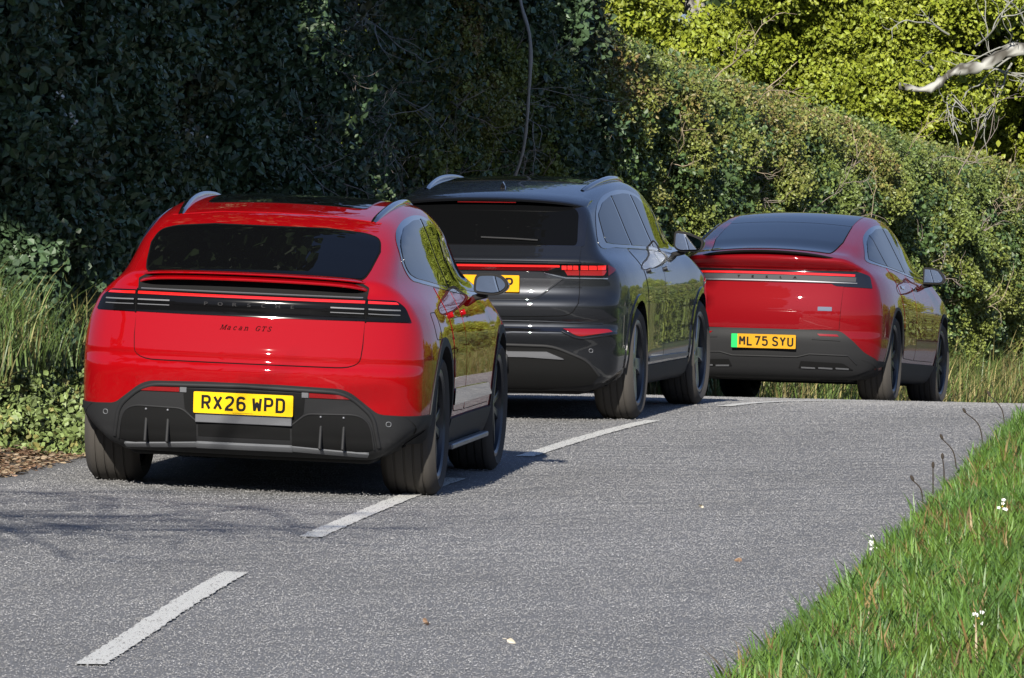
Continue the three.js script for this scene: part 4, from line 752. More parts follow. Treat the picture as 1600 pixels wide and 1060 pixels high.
  for (const s of [-1, 1]) {
    const dlo = curve2([[-0.42, 1.135], [-0.32, 1.20], [-0.12, 1.29], [0.2, 1.375], [0.6, 1.435], [1.1, 1.455], [1.5, 1.425], [1.9, 1.31], [2.45, 1.04], [2.3, 1.02], [1.5, 1.05], [0.6, 1.085], [-0.1, 1.105]], true, 6);
    mk(car, 'window_surround', panel(F0, 'side', dlo, { off: 0.003, side: s }), M.gloss);
    for (const w of [[[-0.22, 1.21, 0.05], [-0.05, 1.29, 0.05], [0.16, 1.345], [0.30, 1.11], [-0.1, 1.125], [-0.3, 1.145, 0.02]], [[0.18, 1.35], [0.6, 1.412, 0.05], [1.0, 1.433], [1.18, 1.08], [0.34, 1.108]], [[1.06, 1.433], [1.3, 1.42, 0.05], [1.62, 1.365, 0.05], [2.0, 1.22], [2.32, 1.06, 0.02], [2.2, 1.045], [1.25, 1.077]]])
      mk(car, 'side_window', panel(F0, 'side', rp(w), { off: 0.006, side: s, step: 0.05 }), M.glass);
    [rp([[0.25, 1.09], [1.17, 1.06], [1.2, 0.36, 0.04], [0.50, 0.37, 0.08], [0.42, 0.70, 0.1]]), rp([[1.185, 1.055], [2.3, 1.01], [2.42, 0.85], [2.36, 0.36, 0.05], [1.215, 0.36, 0.04]])].forEach((d, i) => {
      mk(car, 'door_gap', panel(F0, 'side', grow(d, 0.005), { off: 0.0012, side: s, step: 0.05 }), M.seal);
      const dm = mk(car, 'door', panel(F0, 'side', d, { off: 0.0028, skirt: 0.006, side: s, step: 0.05 }), paint);
      mk(dm, 'door_handle', panel(F0, 'side', rp([[0.5 + i * 0.76, 0.955, 0.01], [0.7 + i * 0.76, 0.952, 0.01], [0.7 + i * 0.76, 0.93, 0.01], [0.5 + i * 0.76, 0.932, 0.01]]), { off: 0.008, side: s, step: 0.02 }), M.gloss);
    });
    mk(car, 'sill', panel(F0, 'side', [[0.41, 0.33], [2.47, 0.33], [2.47, 0.2], [0.41, 0.2]], { off: 0.008, side: s, step: 0.05 }), M.plastic);
    mirror(car, M, { side: s, x: 0.965, y: 1.075, l: 1.95, w: 0.185, h: 0.135, paint, tilt: 0.1, shape: (w, h) => rp([[-w * 0.5, -h * 0.5, 0.015], [w * 0.4, -h * 0.5, 0.04], [w * 0.5, -h * 0.1, 0.06], [w * 0.2, h * 0.45, 0.07], [-w * 0.5, h * 0.5, 0.02]]) });
  }
  archTrim(F0, car, M.plastic, 0, 0.355, 0.392, 0.418, -0.2, Math.PI + 0.1, 0.006);
  archTrim(F0, car, M.plastic, WB, 0.355, 0.392, 0.418, -0.2, Math.PI + 0.2, 0.006);
  mk(car, 'windscreen', panel(F0, 'top', rp([[-0.52, 1.98], [0.52, 1.98], [0.62, 2.68], [-0.62, 2.68]]), { off: 0.004, step: 0.06 }), M.glass);
  place(car, 2.174, -0.491, 55.7, 11.11, -0.89, 1.59);
}
// ---------------------------------------------------------------- vegetation
function leafSprig(seed, { leaves = 8, size = 0.05, spread = 0.09, long = 1.5, fold = 0.35, lobed = false }) {
  const r = rng(seed), pos = [], idx = [];
  for (let k = 0; k < leaves; k++) {
    const q = new THREE.Quaternion().setFromEuler(new THREE.Euler((r() - 0.5) * 2.6, r() * 6.28, (r() - 0.5) * 2.6)), s = size * (0.6 + 0.7 * r());
    const c = V((r() - 0.5) * 2, (r() - 0.5) * 2, (r() - 0.5) * 2).multiplyScalar(spread);
    const w = s * 0.5, L = s * long, o = pos.length / 3;
    const P5 = lobed ? [[0, 0, 0], [w * 0.5, fold * w * 0.4, L * 0.22], [w * 1.1, fold * w, L * 0.55], [w * 0.6, fold * w * 0.5, L * 0.8], [0, 0, L], [-w * 0.6, fold * w * 0.5, L * 0.8], [-w * 1.1, fold * w, L * 0.55], [-w * 0.5, fold * w * 0.4, L * 0.22]] : [[0, 0, 0], [w, fold * w, L * 0.35], [w * 0.75, fold * w * 0.8, L * 0.7], [0, 0, L], [-w * 0.75, fold * w * 0.8, L * 0.7], [-w, fold * w, L * 0.35]];
    for (const p of P5) { const v = V(...p).applyQuaternion(q).add(c); pos.push(v.x, v.y, v.z); }
    const mid = P5.findIndex((p, i) => i && p[0] === 0);
    for (let i = 1; i < mid; i++) idx.push(o, o + i, o + i + 1);
    for (let i = mid; i < P5.length - 1; i++) idx.push(o, o + i, o + i + 1);
  }
  const g = geoFrom(pos, idx).toNonIndexed(); g.computeVertexNormals(); return g;
}
function foliage(parent, name, geos, mat, items, stuff = true) {   // items: {p, s, c}; spread over the sprig variants
  const r = rng(items.length + 7), m4 = new THREE.Matrix4(), q = new THREE.Quaternion();
  geos.forEach((g, v) => {
    const mine = items.filter((_, i) => i % geos.length === v), im = new THREE.InstancedMesh(g, mat, mine.length);
    im.name = name; im.castShadow = im.receiveShadow = true; if (stuff) im.userData.kind = 'stuff';
    mine.forEach((it, i) => {
      if (it.q) q.copy(it.q); else q.setFromEuler(new THREE.Euler(r() * 6.28, r() * 6.28, r() * 6.28));
      im.setMatrixAt(i, m4.compose(it.p, q, V(it.s, it.s, it.s).multiply(it.st || V(1, 1, 1)))); im.setColorAt(i, it.c);
    });
    parent.add(im);
  });
}
function limbGeo(pts, r0, r1, seg = 6, knots = 0) {
  const c = new THREE.CatmullRomCurve3(pts), n = Math.max(4, Math.ceil(pts.length * 5)), fr = c.computeFrenetFrames(n, false), pos = [], idx = [];
  for (let i = 0; i <= n; i++) { const p = c.getPoint(i / n), R = mix(r0, r1, i / n) * (1 + knots * n3(p.x * 6, p.y * 6, p.z * 6)); for (let s = 0; s < seg; s++) { const a = s / seg * 2 * Math.PI, v = p.clone().addScaledVector(fr.normals[i], Math.cos(a) * R).addScaledVector(fr.binormals[i], Math.sin(a) * R); pos.push(v.x, v.y, v.z); } }
  for (let i = 0; i < n; i++) for (let s = 0; s < seg; s++) { const a = i * seg + s, b = i * seg + (s + 1) % seg; idx.push(a, b, a + seg, b, b + seg, a + seg); }
  return geoFrom(pos, idx);
}
function branchSpray(r, from, dir, len, rad, depth, out, bend = 0.5) {   // a bare branching spray, as one list of limb geometries
  const pts = [from.clone()]; let p = from.clone(), d = dir.clone().normalize(); const n = 5;
  for (let i = 0; i < n; i++) { d.add(V(r() - 0.5, r() - 0.5, r() - 0.5).multiplyScalar(bend)).normalize(); p = p.clone().addScaledVector(d, len / n); pts.push(p); if (depth > 0 && i > 0 && r() < 0.75) branchSpray(r, p, d.clone().add(V(r() - 0.5, r() - 0.5, r() - 0.5).multiplyScalar(1.6)), len * (0.35 + 0.3 * r()), rad * 0.6, depth - 1, out, bend); }
  out.push(limbGeo(pts, rad, rad * 0.45, 5));
}
const leafMat = new THREE.MeshStandardMaterial({ color: 0xffffff, roughness: 0.55, side: THREE.DoubleSide });
const leafGloss = new THREE.MeshStandardMaterial({ color: 0xffffff, roughness: 0.5, side: THREE.DoubleSide });
const bark = std([0.09, 0.075, 0.06], 0.9), barkGrey = std([0.26, 0.25, 0.23], 0.9), twig = std([0.24, 0.20, 0.175], 0.85), lichen = std([0.24, 0.24, 0.215], 0.95);
const C = (r, g, b, k = 1) => new THREE.Color().setRGB(r * k, g * k, b * k);
const hedgeX = spl([[20, -5.2], [30, -4.05], [34, -3.55], [38, -3.15], [42, -2.7], [46.6, -2.1], [49.5, -1.55], [53, -0.75], [55.7, 0.05], [58.5, 0.75], [64, 2.3], [70, 4.1], [76, 6.2], [82, 8.8], [90, 12.8], [100, 18.5], [120, 33]]);
const hedgeT = D => hedgeX(D) - pathX(D);
const sprigs = [1, 2, 3, 4, 5].map(i => leafSprig(100 + i, { leaves: 9, size: 0.042, spread: 0.075 }));
const ivySprigs = [1, 2, 3, 4].map(i => leafSprig(200 + i, { leaves: 8, size: 0.062, spread: 0.09, long: 1.15 }));
const oakSprigs = [1, 2, 3, 4].map(i => leafSprig(300 + i, { leaves: 14, size: 0.07, spread: 0.14, long: 1.5, lobed: true }));
function wallFoliage(seed, n, D0, D1, lo, hi, depth, tone, { bulge = 0.35, scale = 1, holes = 0.0, tall = 1, bare } = {}) {
  const r = rng(seed), out = [];
  while (out.length < n) {
    const D = mix(D0, D1, r()), top_ = hi(D), h = lo + (top_ - lo) * Math.pow(r(), tall), b = n3(D * 0.9, h * 1.1, seed) * 0.6 + n3(D * 2.3, h * 2.4, seed + 3) * 0.4;
    const hole = n3(D * 1.7 + 40, h * 1.9, seed * 2); if (hole < -1 + holes * 2 && r() < 0.85) continue;
    if (bare && bare(D, h) > r()) continue;
    const e = (h - lo) / Math.max(0.3, top_ - lo), round = e > 0.8 ? Math.pow((e - 0.8) / 0.2, 2) * 0.5 : 0;
    const inward = r() * r() * depth - b * bulge + round * r() * 1.6;
    const dx = hedgeX(D + 0.5) - hedgeX(D - 0.5), L = Math.hypot(dx, 1), nx = 1 / L, nd = -dx / L;   // towards the road
    const X = hedgeX(D) - nx * inward, DD = D - nd * inward, t = X - pathX(D);
    out.push({ p: P(X + (r() - 0.5) * 0.1, groundY(Math.min(t, TL - 0.3), D) + h, DD), s: scale * (0.7 + 0.6 * r()), c: tone(r, D, h, b, e) });
  }
  return out;
}
// shaded hedgerow on the left: ivy, elder and bare twigs
{
  const hedge = thing('hedgerow', 'tall shaded dark green hedgerow with bare twigs on the left of the lane', 'hedge');
  const thin = (D, h) => 0.9 * sst(49.5, 51.5, D + 0.5 * n2(D, h)) * sst(56.6, 55.2, D) * sst(1.0, 1.5, h) * sst(3.3, 2.7, h + 0.3 * n2(D * 2, h * 2));   // where the leaves give way to bare twigs
  const tone = (r, D, h, b) => { const k = 0.6 + 0.7 * r(); const brown = clamp(n3(D * 0.5, h * 0.6, 9) * 1.2 - 0.2) * r(); return C(mix(0.048, 0.085, brown) * k, mix(0.085, 0.068, brown) * k, mix(0.038, 0.03, brown) * k); };
  foliage(hedge, 'foliage', ivySprigs, leafGloss, wallFoliage(21, 68000, 38.5, 58, 0.2, D => 0.4 + 3.9 * sst(40, 42, D), 1.3, tone, { bulge: 0.4, holes: 0.14, scale: 0.62, bare: thin }));
  foliage(hedge, 'foliage', sprigs, leafGloss, wallFoliage(22, 26000, 40.5, 58.5, 0.3, D => 4.3, 1.2, tone, { bulge: 0.45, holes: 0.22, scale: 1.0, bare: thin }));
  const r = rng(31);
  for (let k = 0; k < 90; k++) {   // bare branches showing in the gaps
    const D = mix(49.5, 56.6, r()), X = hedgeX(D), out = []; const y = groundY(hedgeT(D), D) + 0.9 + 2.0 * r();
    branchSpray(r, P(X - 0.6 + 0.4 * r(), y, D), V((r() - 0.3) * 1.6, (r() - 0.45) * 0.9, 0.5 + r()), 0.45 + 0.5 * r(), 0.004 + 0.005 * r(), 2, out);
    mk(hedge, 'branch', mergeGeometries(out), r() < 0.5 ? twig : barkGrey);
  }
  const white = std([0.6, 0.6, 0.55], 0.8);
  for (const [X, Y, D] of [[-2.12, 1.37, 45.6], [-2.06, 1.30, 45.6], [-2.72, 1.47, 41.3], [-2.66, 1.33, 41.3], [-2.62, 1.28, 41.2], [-2.68, 0.76, 41.4], [-2.6, 0.68, 41.4]]) mk(hedge, 'blossom', leafSprig(X * 1000 | 0, { leaves: 9, size: 0.022, spread: 0.035, long: 1.2 }).translate(...P(X, Y, D).toArray()), white);
  // the long hanging stem
  mk(hedge, 'stem', limbGeo([P(0.12, 3.3, 54), P(0.06, 2.7, 53.9), P(0.14, 2.35, 53.8), P(0.13, 1.9, 53.8), P(0.08, 1.45, 53.9), P(-0.05, 1.1, 54), P(-0.15, 0.8, 54)], 0.018, 0.01, 6, 0.3), barkGrey);
  for (let k = 0; k < 26; k++) { const D = mix(44, 56, r()), p = atGround(hedgeT(D) - 0.7, D); mk(hedge, 'stem', limbGeo([p, p.clone().add(V(0.2 * (r() - 0.5), 1.2, 0.3 * (r() - 0.5))), p.clone().add(V(0.6 * (r() - 0.5), 2.6, 0.6 * (r() - 0.5))), p.clone().add(V(1.0 * (r() - 0.5), 4.2, 1.0 * (r() - 0.5)))], 0.035, 0.015, 6, 0.2), bark); }
}
// clipped hedge across the bend, in the sun
{
  const hedge = thing('hedgerow', 'sunlit clipped mixed hedge sloping down to the right behind the last car', 'hedge');
  const hi = spl([[52, 3.5], [58, 3.0], [62, 2.8], [66, 2.65], [72, 2.4], [78, 2.15], [90, 2.0], [120, 2.1]]);
  const top_ = D => hi(D) + 0.12 * n2(D * 1.3, 1) + 0.06 * n2(D * 4, 2);
  const tone = (r, D, h, b, e) => {
    const k = 0.65 + 0.75 * r(), patch = n3(D * 0.35, h * 0.7, 4), red = clamp((patch * 0.8 + (e - 0.6) * 1.2)) * (r() < 0.32 ? 1 : 0.15), dk = clamp(-patch * 1.1) * 0.55;
    return C(mix(mix(0.135, 0.065, dk), 0.18, red) * k, mix(mix(0.165, 0.115, dk), 0.13, red) * k, mix(mix(0.032, 0.032, dk), 0.05, red) * k);
  };
  foliage(hedge, 'foliage', sprigs, leafGloss, wallFoliage(41, 225000, 53.5, 86, 0.35, top_, 1.0, tone, { bulge: 0.32, holes: 0.2, scale: 0.54 }));
  foliage(hedge, 'foliage', ivySprigs, leafGloss, wallFoliage(42, 16000, 53.5, 86, 0.2, top_, 0.9, (r, D, h) => { const k = 0.5 + 0.6 * r(); return C(0.06 * k, 0.105 * k, 0.03 * k); }, { bulge: 0.3, holes: 0.2, scale: 0.6 }));
  foliage(hedge, 'foliage', sprigs, leafGloss, wallFoliage(43, 14000, 86, 120, 0.35, top_, 1.0, tone, { bulge: 0.32, scale: 1.8 }));
  const r = rng(51);
  for (let k = 0; k < 60; k++) {
    const D = mix(55, 80, r()), out = [], y = groundY(hedgeT(D), D) + 0.6 + 2.4 * r(), dry = r() < 0.4;
    branchSpray(r, P(hedgeX(D) - 0.2, y, D), V(0.7, 0.3 + r() * 1.2, 0.4 + r()), 0.35 + 0.4 * r(), 0.005 + 0.003 * r(), 2, out, 0.7);
    mk(hedge, 'branch', mergeGeometries(out), dry ? std([0.30, 0.24, 0.17], 0.9) : twig);
  }
  for (let k = 0; k < 34; k++) { const D = mix(54, 84, r()), p = atGround(hedgeT(D) - 0.5, D); mk(hedge, 'stem', limbGeo([p, p.clone().add(V(0.2 * (r() - 0.5), 0.6, 0.1)), p.clone().add(V(0.4 * (r() - 0.5), 1.2, 0.1)), p.clone().add(V(0.5 * (r() - 0.5), 1.9, 0))], 0.03, 0.01, 6, 0.2), bark); }
}
// trees
function tree(name, label, group, { X, D, h, seed, blobs, sprig, n, tone, scale = 1, trunkR = 0.3, barkM = bark, mat = leafMat, base }) {
  const o = thing(name, label, 'tree', group), r = rng(seed), k = clamp(D, -40, 128), g0 = P(X, base ?? groundY(clamp(X - pathX(k), -100, 100), k) - 0.1, D);
  const fork = g0.clone().add(V((r() - 0.5) * 0.6, h, (r() - 0.5) * 0.6));
  mk(o, 'trunk', limbGeo([g0, g0.clone().lerp(fork, 0.5).add(V((r() - 0.5) * 0.3, 0, 0)), fork], trunkR, trunkR * 0.6, 10, 0.12), barkM);
  const items = [];
  for (const b of blobs) { const c = P(...b.c); const mid = fork.clone().lerp(c, 0.5).add(V(0, b.r * 0.2, 0)); mk(o, 'limb', limbGeo([fork.clone().add(V(0, -0.3, 0)), mid, c], trunkR * 0.32, 0.03, 7, 0.15), barkM); }
  const tot = blobs.reduce((s, b) => s + b.r * b.r, 0);
  for (const b of blobs) {
    const m = Math.round(n * b.r * b.r / tot);
    for (let i = 0; i < m; i++) {
      const v = V(r() * 2 - 1, r() * 2 - 1, r() * 2 - 1); if (v.length() > 1 || v.length() < 0.05) { i--; continue; }
      const L = Math.pow(v.length(), 0.35), d = v.normalize(), w = 1 + 0.28 * n3(d.x * 2 + b.c[0], d.y * 2 + b.c[1], d.z * 2) + 0.16 * n3(d.x * 5, d.y * 5 + b.c[0], d.z * 5);
      if (n3(d.x * 3.2 + b.c[0] * 3, d.y * 3.2, d.z * 3.2 + b.c[2]) < -0.42) continue;
      const p = P(...b.c).add(V(d.x * (b.w || 1), d.y * (b.f || 0.75), d.z).multiplyScalar(b.r * L * w)); items.push({ p, s: scale * (0.7 + 0.6 * r()), c: tone(r, p, d) });
    }
  }
  foliage(o, 'crown', sprig, mat, items);
  return o;
}
const darkTone = r => { const k = 0.6 + 0.7 * r(); return C(0.04 * k, 0.075 * k, 0.025 * k); };
const oakTone = (r, p, d) => { const k = 0.7 + 0.6 * r(), y = r(); return C(mix(0.155, 0.22, y) * k, mix(0.20, 0.25, y) * k, mix(0.016, 0.02, y) * k); };
{
  const r = rng(61), B = (n, c, s, rr) => Array.from({ length: n }, () => ({ c: [c[0] + (r() - 0.5) * 2 * s[0], c[1] + (r() - 0.5) * 2 * s[1], c[2] + (r() - 0.5) * 2 * s[2]], r: rr[0] + r() * (rr[1] - rr[0]) }));
  // tall trees on the left bank, their boughs above the picture: they shade the hedgerow
  tree('ash_tree', 'tall dark tree on the left bank above the hedgerow, boughs over the lane', 'trees on the left bank', { X: -5.2, D: 43, h: 4.6, seed: 71, n: 5200, sprig: ivySprigs, scale: 3.0, tone: darkTone, trunkR: 0.26, blobs: [...B(9, [-5, 7.5, 43.5], [2.2, 2, 2.5], [1.2, 1.8]), ...B(6, [-2.7, 6.6, 44], [1.1, 1.1, 2], [0.9, 1.2]), ...B(3, [-1.7, 6.6, 45], [0.3, 0.8, 1.5], [0.8, 1.0]), ...B(4, [-0.95, 5.7, 44.3], [0.3, 0.5, 0.8], [0.35, 0.45])] });
  tree('ash_tree', 'second tall dark tree on the left bank, farther along the hedgerow', 'trees on the left bank', { X: -4.4, D: 50, h: 4.6, seed: 72, n: 4200, sprig: ivySprigs, scale: 3.0, tone: darkTone, trunkR: 0.24, blobs: [...B(9, [-4.2, 6.8, 50], [2, 2, 2.4], [1.2, 1.8]), ...B(5, [-2.5, 5.4, 50], [0.6, 1, 2], [0.8, 1.1])] });
  tree('ash_tree', 'third tall dark tree on the left bank, nearer than the picture shows', 'trees on the left bank', { X: -6.2, D: 33.5, h: 4.2, seed: 73, n: 3600, sprig: ivySprigs, scale: 3.0, tone: darkTone, trunkR: 0.22, blobs: [...B(8, [-5.9, 7.2, 33.5], [1.5, 1.6, 1.6], [1.1, 1.5]), ...B(8, [-4.5, 6.1, 33.8], [0.5, 0.8, 1.6], [0.75, 1.0]), ...B(7, [-4.5, 4.7, 34.6], [0.5, 0.6, 1.0], [0.65, 0.85]), ...B(6, [-3.95, 4.3, 34.6], [0.25, 0.5, 0.8], [0.55, 0.7])] });
  // oaks in new leaf beyond the hedge
  const oak = (X, D, seed, label, blobs, n = 9000, h = 3.5) => tree('oak_tree', label, 'oaks beyond the hedge', { X, D, h, seed, n, sprig: oakSprigs, scale: n > 20000 ? 0.62 : 1.3, tone: oakTone, trunkR: 0.4, barkM: barkGrey, blobs });
  oak(3.2, 97, 81, 'yellow-green oak in new leaf beyond the middle of the hedge', [...B(62, [3.0, 3.4, 95], [3.4, 1.7, 2.0], [0.5, 0.85]), ...B(14, [3.2, 5.4, 97], [4, 0.7, 3], [0.9, 1.2])], 80000);
  const o2 = oak(9.6, 100, 82, 'yellow-green oak with a lichened bare limb at the right edge', [...B(46, [7.6, 2.9, 97], [2.8, 1.5, 2], [0.5, 0.9]), ...B(14, [9.0, 5.6, 99], [3.5, 0.9, 3], [0.9, 1.3])], 70000);
  const limb = limbGeo([P(9.4, 4.3, 97), P(8.2, 4.05, 94), P(7.5, 4.05, 92.6), P(7.1, 3.9, 92.5), P(6.7, 3.88, 92.4), P(6.3, 3.66, 92.4), P(5.95, 3.6, 92.4), P(5.6, 3.36, 92.4), P(5.2, 3.4, 92.4)], 0.12, 0.045, 10, 0.45), lc = [], lp = limb.attributes.position;
  for (let i = 0; i < lp.count; i++) { const v = n3(lp.getX(i) * 3, lp.getY(i) * 5, lp.getZ(i) * 3) + 0.5 * n3(lp.getX(i) * 9, lp.getY(i) * 9, lp.getZ(i) * 9), q = sst(-0.25, 0.35, v); lc.push(mix(0.06, 0.36, q), mix(0.055, 0.36, q), mix(0.045, 0.33, q)); }
  limb.setAttribute('color', new THREE.Float32BufferAttribute(lc, 3)); mk(o2, 'bare_limb', limb, std([1, 1, 1], 0.95, { vertexColors: true }), 'limb with pale lichen patches');
  const rs = rng(83), tw = [];
  for (let k = 0; k < 14; k++) branchSpray(rs, P(mix(5.6, 8.2, rs()), mix(3.5, 4.2, rs()), 93.1), V(rs() - 0.6, rs() - 0.7, 0.4), 0.7 + 0.6 * rs(), 0.018, 2, tw, 0.6);
  mk(o2, 'bare_twigs', mergeGeometries(tw), lichen);
  oak(-3, 104, 84, 'yellow-green oak standing farthest left behind the dark hedgerow', B(24, [-2.5, 5, 104], [4, 3, 3], [1.1, 1.8]), 6000);
  oak(17, 112, 85, 'broad oak beyond the hedge, outside the right of the picture', B(26, [17, 1.6, 112], [4.5, 1.6, 3], [0.9, 1.4]), 6000);
  oak(27, 112, 86, 'second broad oak outside the right of the picture', B(22, [27, 1.2, 112], [4, 1.4, 3], [0.9, 1.4]), 6000);
  oak(40, 112, 87, 'third broad oak outside the right of the picture', B(26, [40, 2.2, 112], [5, 2, 3], [1.1, 1.6]), 6000);
  oak(36, 84, 88, 'oak in the field on the right of the lane', B(22, [36, 2.5, 84], [3, 2, 3], [1.0, 1.6]), 5000);
  // a darker wood behind them
  const wg = new THREE.Group(); wg.name = 'distant_wood'; wg.userData = { kind: 'stuff', label: 'dark green wood filling the distance behind the oaks', category: 'wood' }; scene.add(wg);
  const items = []; for (let k = 0; k < 9000; k++) { const x = mix(-30, 60, rs()), y = mix(-2, x > 12 ? 2.2 : 8.8, rs()); items.push({ p: P(x, y + n2(x * 0.3, 1), 125 + 4 * n2(x * 0.4, y * 0.4) + 3 * rs()), s: 4.0 * (0.7 + 0.6 * rs()), c: C(0.05, 0.085, 0.03, 0.6 + 0.7 * rs()) }); }
  foliage(wg, 'wood_foliage', ivySprigs, leafMat, items);
}

// ---------------------------------------------------------------- grass, wayside plants and litter
function grassTuft(seed, { blades = 7, h = 0.2, w = 0.0045, lean = 0.6, spread = 0.03 }) {
  const r = rng(seed), pos = [], idx = [];
  for (let k = 0; k < blades; k++) {
    const a = r() * 6.283, H = h * (0.5 + 0.7 * r()), ln = lean * (0.2 + r()) * H, bx = (r() - 0.5) * 2 * spread, bz = (r() - 0.5) * 2 * spread, W = w * (0.6 + 0.8 * r()), o = pos.length / 3, cx = Math.cos(a), sz = Math.sin(a);
    for (let i = 0; i < 4; i++) { const t = i / 4, y = H * t * (1 - 0.25 * t * lean), d = ln * t * t, ww = W * (1 - t * 0.75); pos.push(bx + cx * d - sz * ww, y, bz + sz * d + cx * ww, bx + cx * d + sz * ww, y, bz + sz * d - cx * ww); }
    pos.push(bx + cx * ln, H * (1 - 0.25 * lean), bz + sz * ln);
    for (let i = 0; i < 3; i++) { const q = o + i * 2; idx.push(q, q + 1, q + 2, q + 1, q + 3, q + 2); } idx.push(o + 6, o + 7, o + 8);
  }
  return geoFrom(pos, idx);
}
const tufts = [1, 2, 3, 4].map(i => grassTuft(400 + i, { blades: 8, h: 0.15 })), longTufts = [1, 2, 3, 4].map(i => grassTuft(420 + i, { blades: 7, h: 0.4, w: 0.0045, lean: 0.75, spread: 0.06 }));
const yawQ = (r, tilt = 0.25) => new THREE.Quaternion().setFromEuler(new THREE.Euler((r() - 0.5) * tilt, r() * 6.283, (r() - 0.5) * tilt));
const grassMat = new THREE.MeshStandardMaterial({ color: 0xffffff, roughness: 0.5, side: THREE.DoubleSide });
{
  const r = rng(91), items = [];
  const tone = (t, D) => { const p = n2(t * 1.5, D * 0.8), k = 0.6 + 0.7 * r(), dry = r() < 0.10 + 0.10 * p; return dry ? C(0.17, 0.12, 0.045, k) : C(mix(0.055, 0.10, 0.5 + 0.5 * p), mix(0.125, 0.17, 0.5 + 0.5 * p), 0.022, k); };
  const put = (n, D0, D1, t0, t1, s) => { for (let i = 0; i < n; i++) { const D = mix(D0, D1, r()), t = mix(t0, t1, r()) + (t0 < 3.65 ? 0.07 * n2(D * 1.3, 7) + 0.05 * n2(D * 5, 8) : 0), e = clamp((t - t0) / 0.25 + 0.45); items.push({ p: atGround(Math.max(t, TR + 0.03), D, -0.01).setX(pathX(D) + t), s: s * e * (0.6 + 0.8 * r()) * (1 + 0.3 * n2(t * 3, D * 2)), c: tone(t, D), q: yawQ(r, 0.5) }); } };
  put(17000, 19, 52, 3.50, 4.8, 1); put(9000, 19, 60, 4.7, 7, 1.1); put(5000, 4, 19, 3.42, 8, 1.1); put(6000, 52, 90, 3.42, 9, 1.2);
  const g = new THREE.Group(); g.name = 'grass_verge'; g.userData = { kind: 'stuff', label: 'bright green grass verge on the right of the lane', category: 'grass' }; scene.add(g);
  foliage(g, 'grass_blades', tufts, grassMat, items);
}
{
  // left bank: ground ivy at the road edge, long grass above it; dry grass under the far hedge
  const r = rng(93), mound = [], tall = [], dryg = [];
  while (mound.length < 15000) {
    const D = mix(38, 49, Math.pow(r(), 1.4)), h = r(), t = -1.45 - 0.5 * h - 0.25 * r() - 0.14 * n2(D * 1.6, h * 3) - 0.35 * Math.max(0, 38.9 - D) ** 1.5, y = h * 0.58 + 0.06 * n2(D * 2, 4);
    const k = 0.6 + 0.8 * r(); mound.push({ p: P(pathX(D) + t, roadY(t, D) + y, D), s: 0.4 + 0.28 * r(), c: r() < 0.12 ? C(0.22, 0.21, 0.07, k) : C(0.14, 0.19, 0.06, k) });
  }
  const o = thing('ground_ivy', 'low mound of sunlit leafy ivy at the left road edge beside the red car', 'ivy');
  foliage(o, 'ivy_leaves', ivySprigs, leafMat, mound);
  for (let i = 0; i < 6500; i++) { const D = mix(38.3, 54, r()), t = mix(-1.75, -3.0, r()), y = 0.38 + 0.45 * clamp((-1.7 - t) / 1.0) + 0.1 * r(); const k = 0.6 + 0.8 * r(); tall.push({ p: P(pathX(D) + t, roadY(t, D) + y, D), s: 0.6 + 0.7 * r(), c: r() < 0.25 ? C(0.17, 0.16, 0.06, k) : C(0.075, 0.12, 0.03, k), q: yawQ(r, 0.7) }); }
  for (let i = 0; i < 9000; i++) { const D = mix(56, 92, r()), t = hedgeT(D) + mix(-0.2, 1.2, r()); if (t > TL) continue; const k = 0.6 + 0.7 * r(); dryg.push({ p: atGround(Math.min(t, TL - 0.03), D, -0.02), s: 1.0 + 1.0 * r(), c: r() < 0.45 ? C(0.22, 0.19, 0.075, k) : C(0.10, 0.145, 0.035, k), q: yawQ(r, 0.4) }); }
  const g = new THREE.Group(); g.name = 'long_grass'; g.userData = { kind: 'stuff', label: 'long grass on the left bank and under the far hedge', category: 'grass' }; scene.add(g);
  foliage(g, 'grass_blades', longTufts, grassMat, [...tall, ...dryg]);
  // leaf litter on the bare soil by the left wheel
  const lit = []; for (let i = 0; i < 2600; i++) { const D = mix(33, 40, r()), t = mix(-1.35, -2.3, r()); lit.push({ p: P(pathX(D) + t, Math.max(groundY(t, D), roadY(t, D) - 0.005) + 0.012, D), s: 0.25 + 0.35 * r(), c: C(...(r() < 0.5 ? [0.20, 0.12, 0.07] : [0.30, 0.23, 0.15]), 0.5 + 0.8 * r()), st: V(1, 0.25, 1), q: yawQ(r, 0.3) }); }
  const lg = new THREE.Group(); lg.name = 'leaf_litter'; lg.userData = { kind: 'stuff', label: 'brown leaf litter on bare soil at the left road edge', category: 'litter' }; scene.add(lg);
  foliage(lg, 'dead_leaves', ivySprigs, leafMat, lit);
}
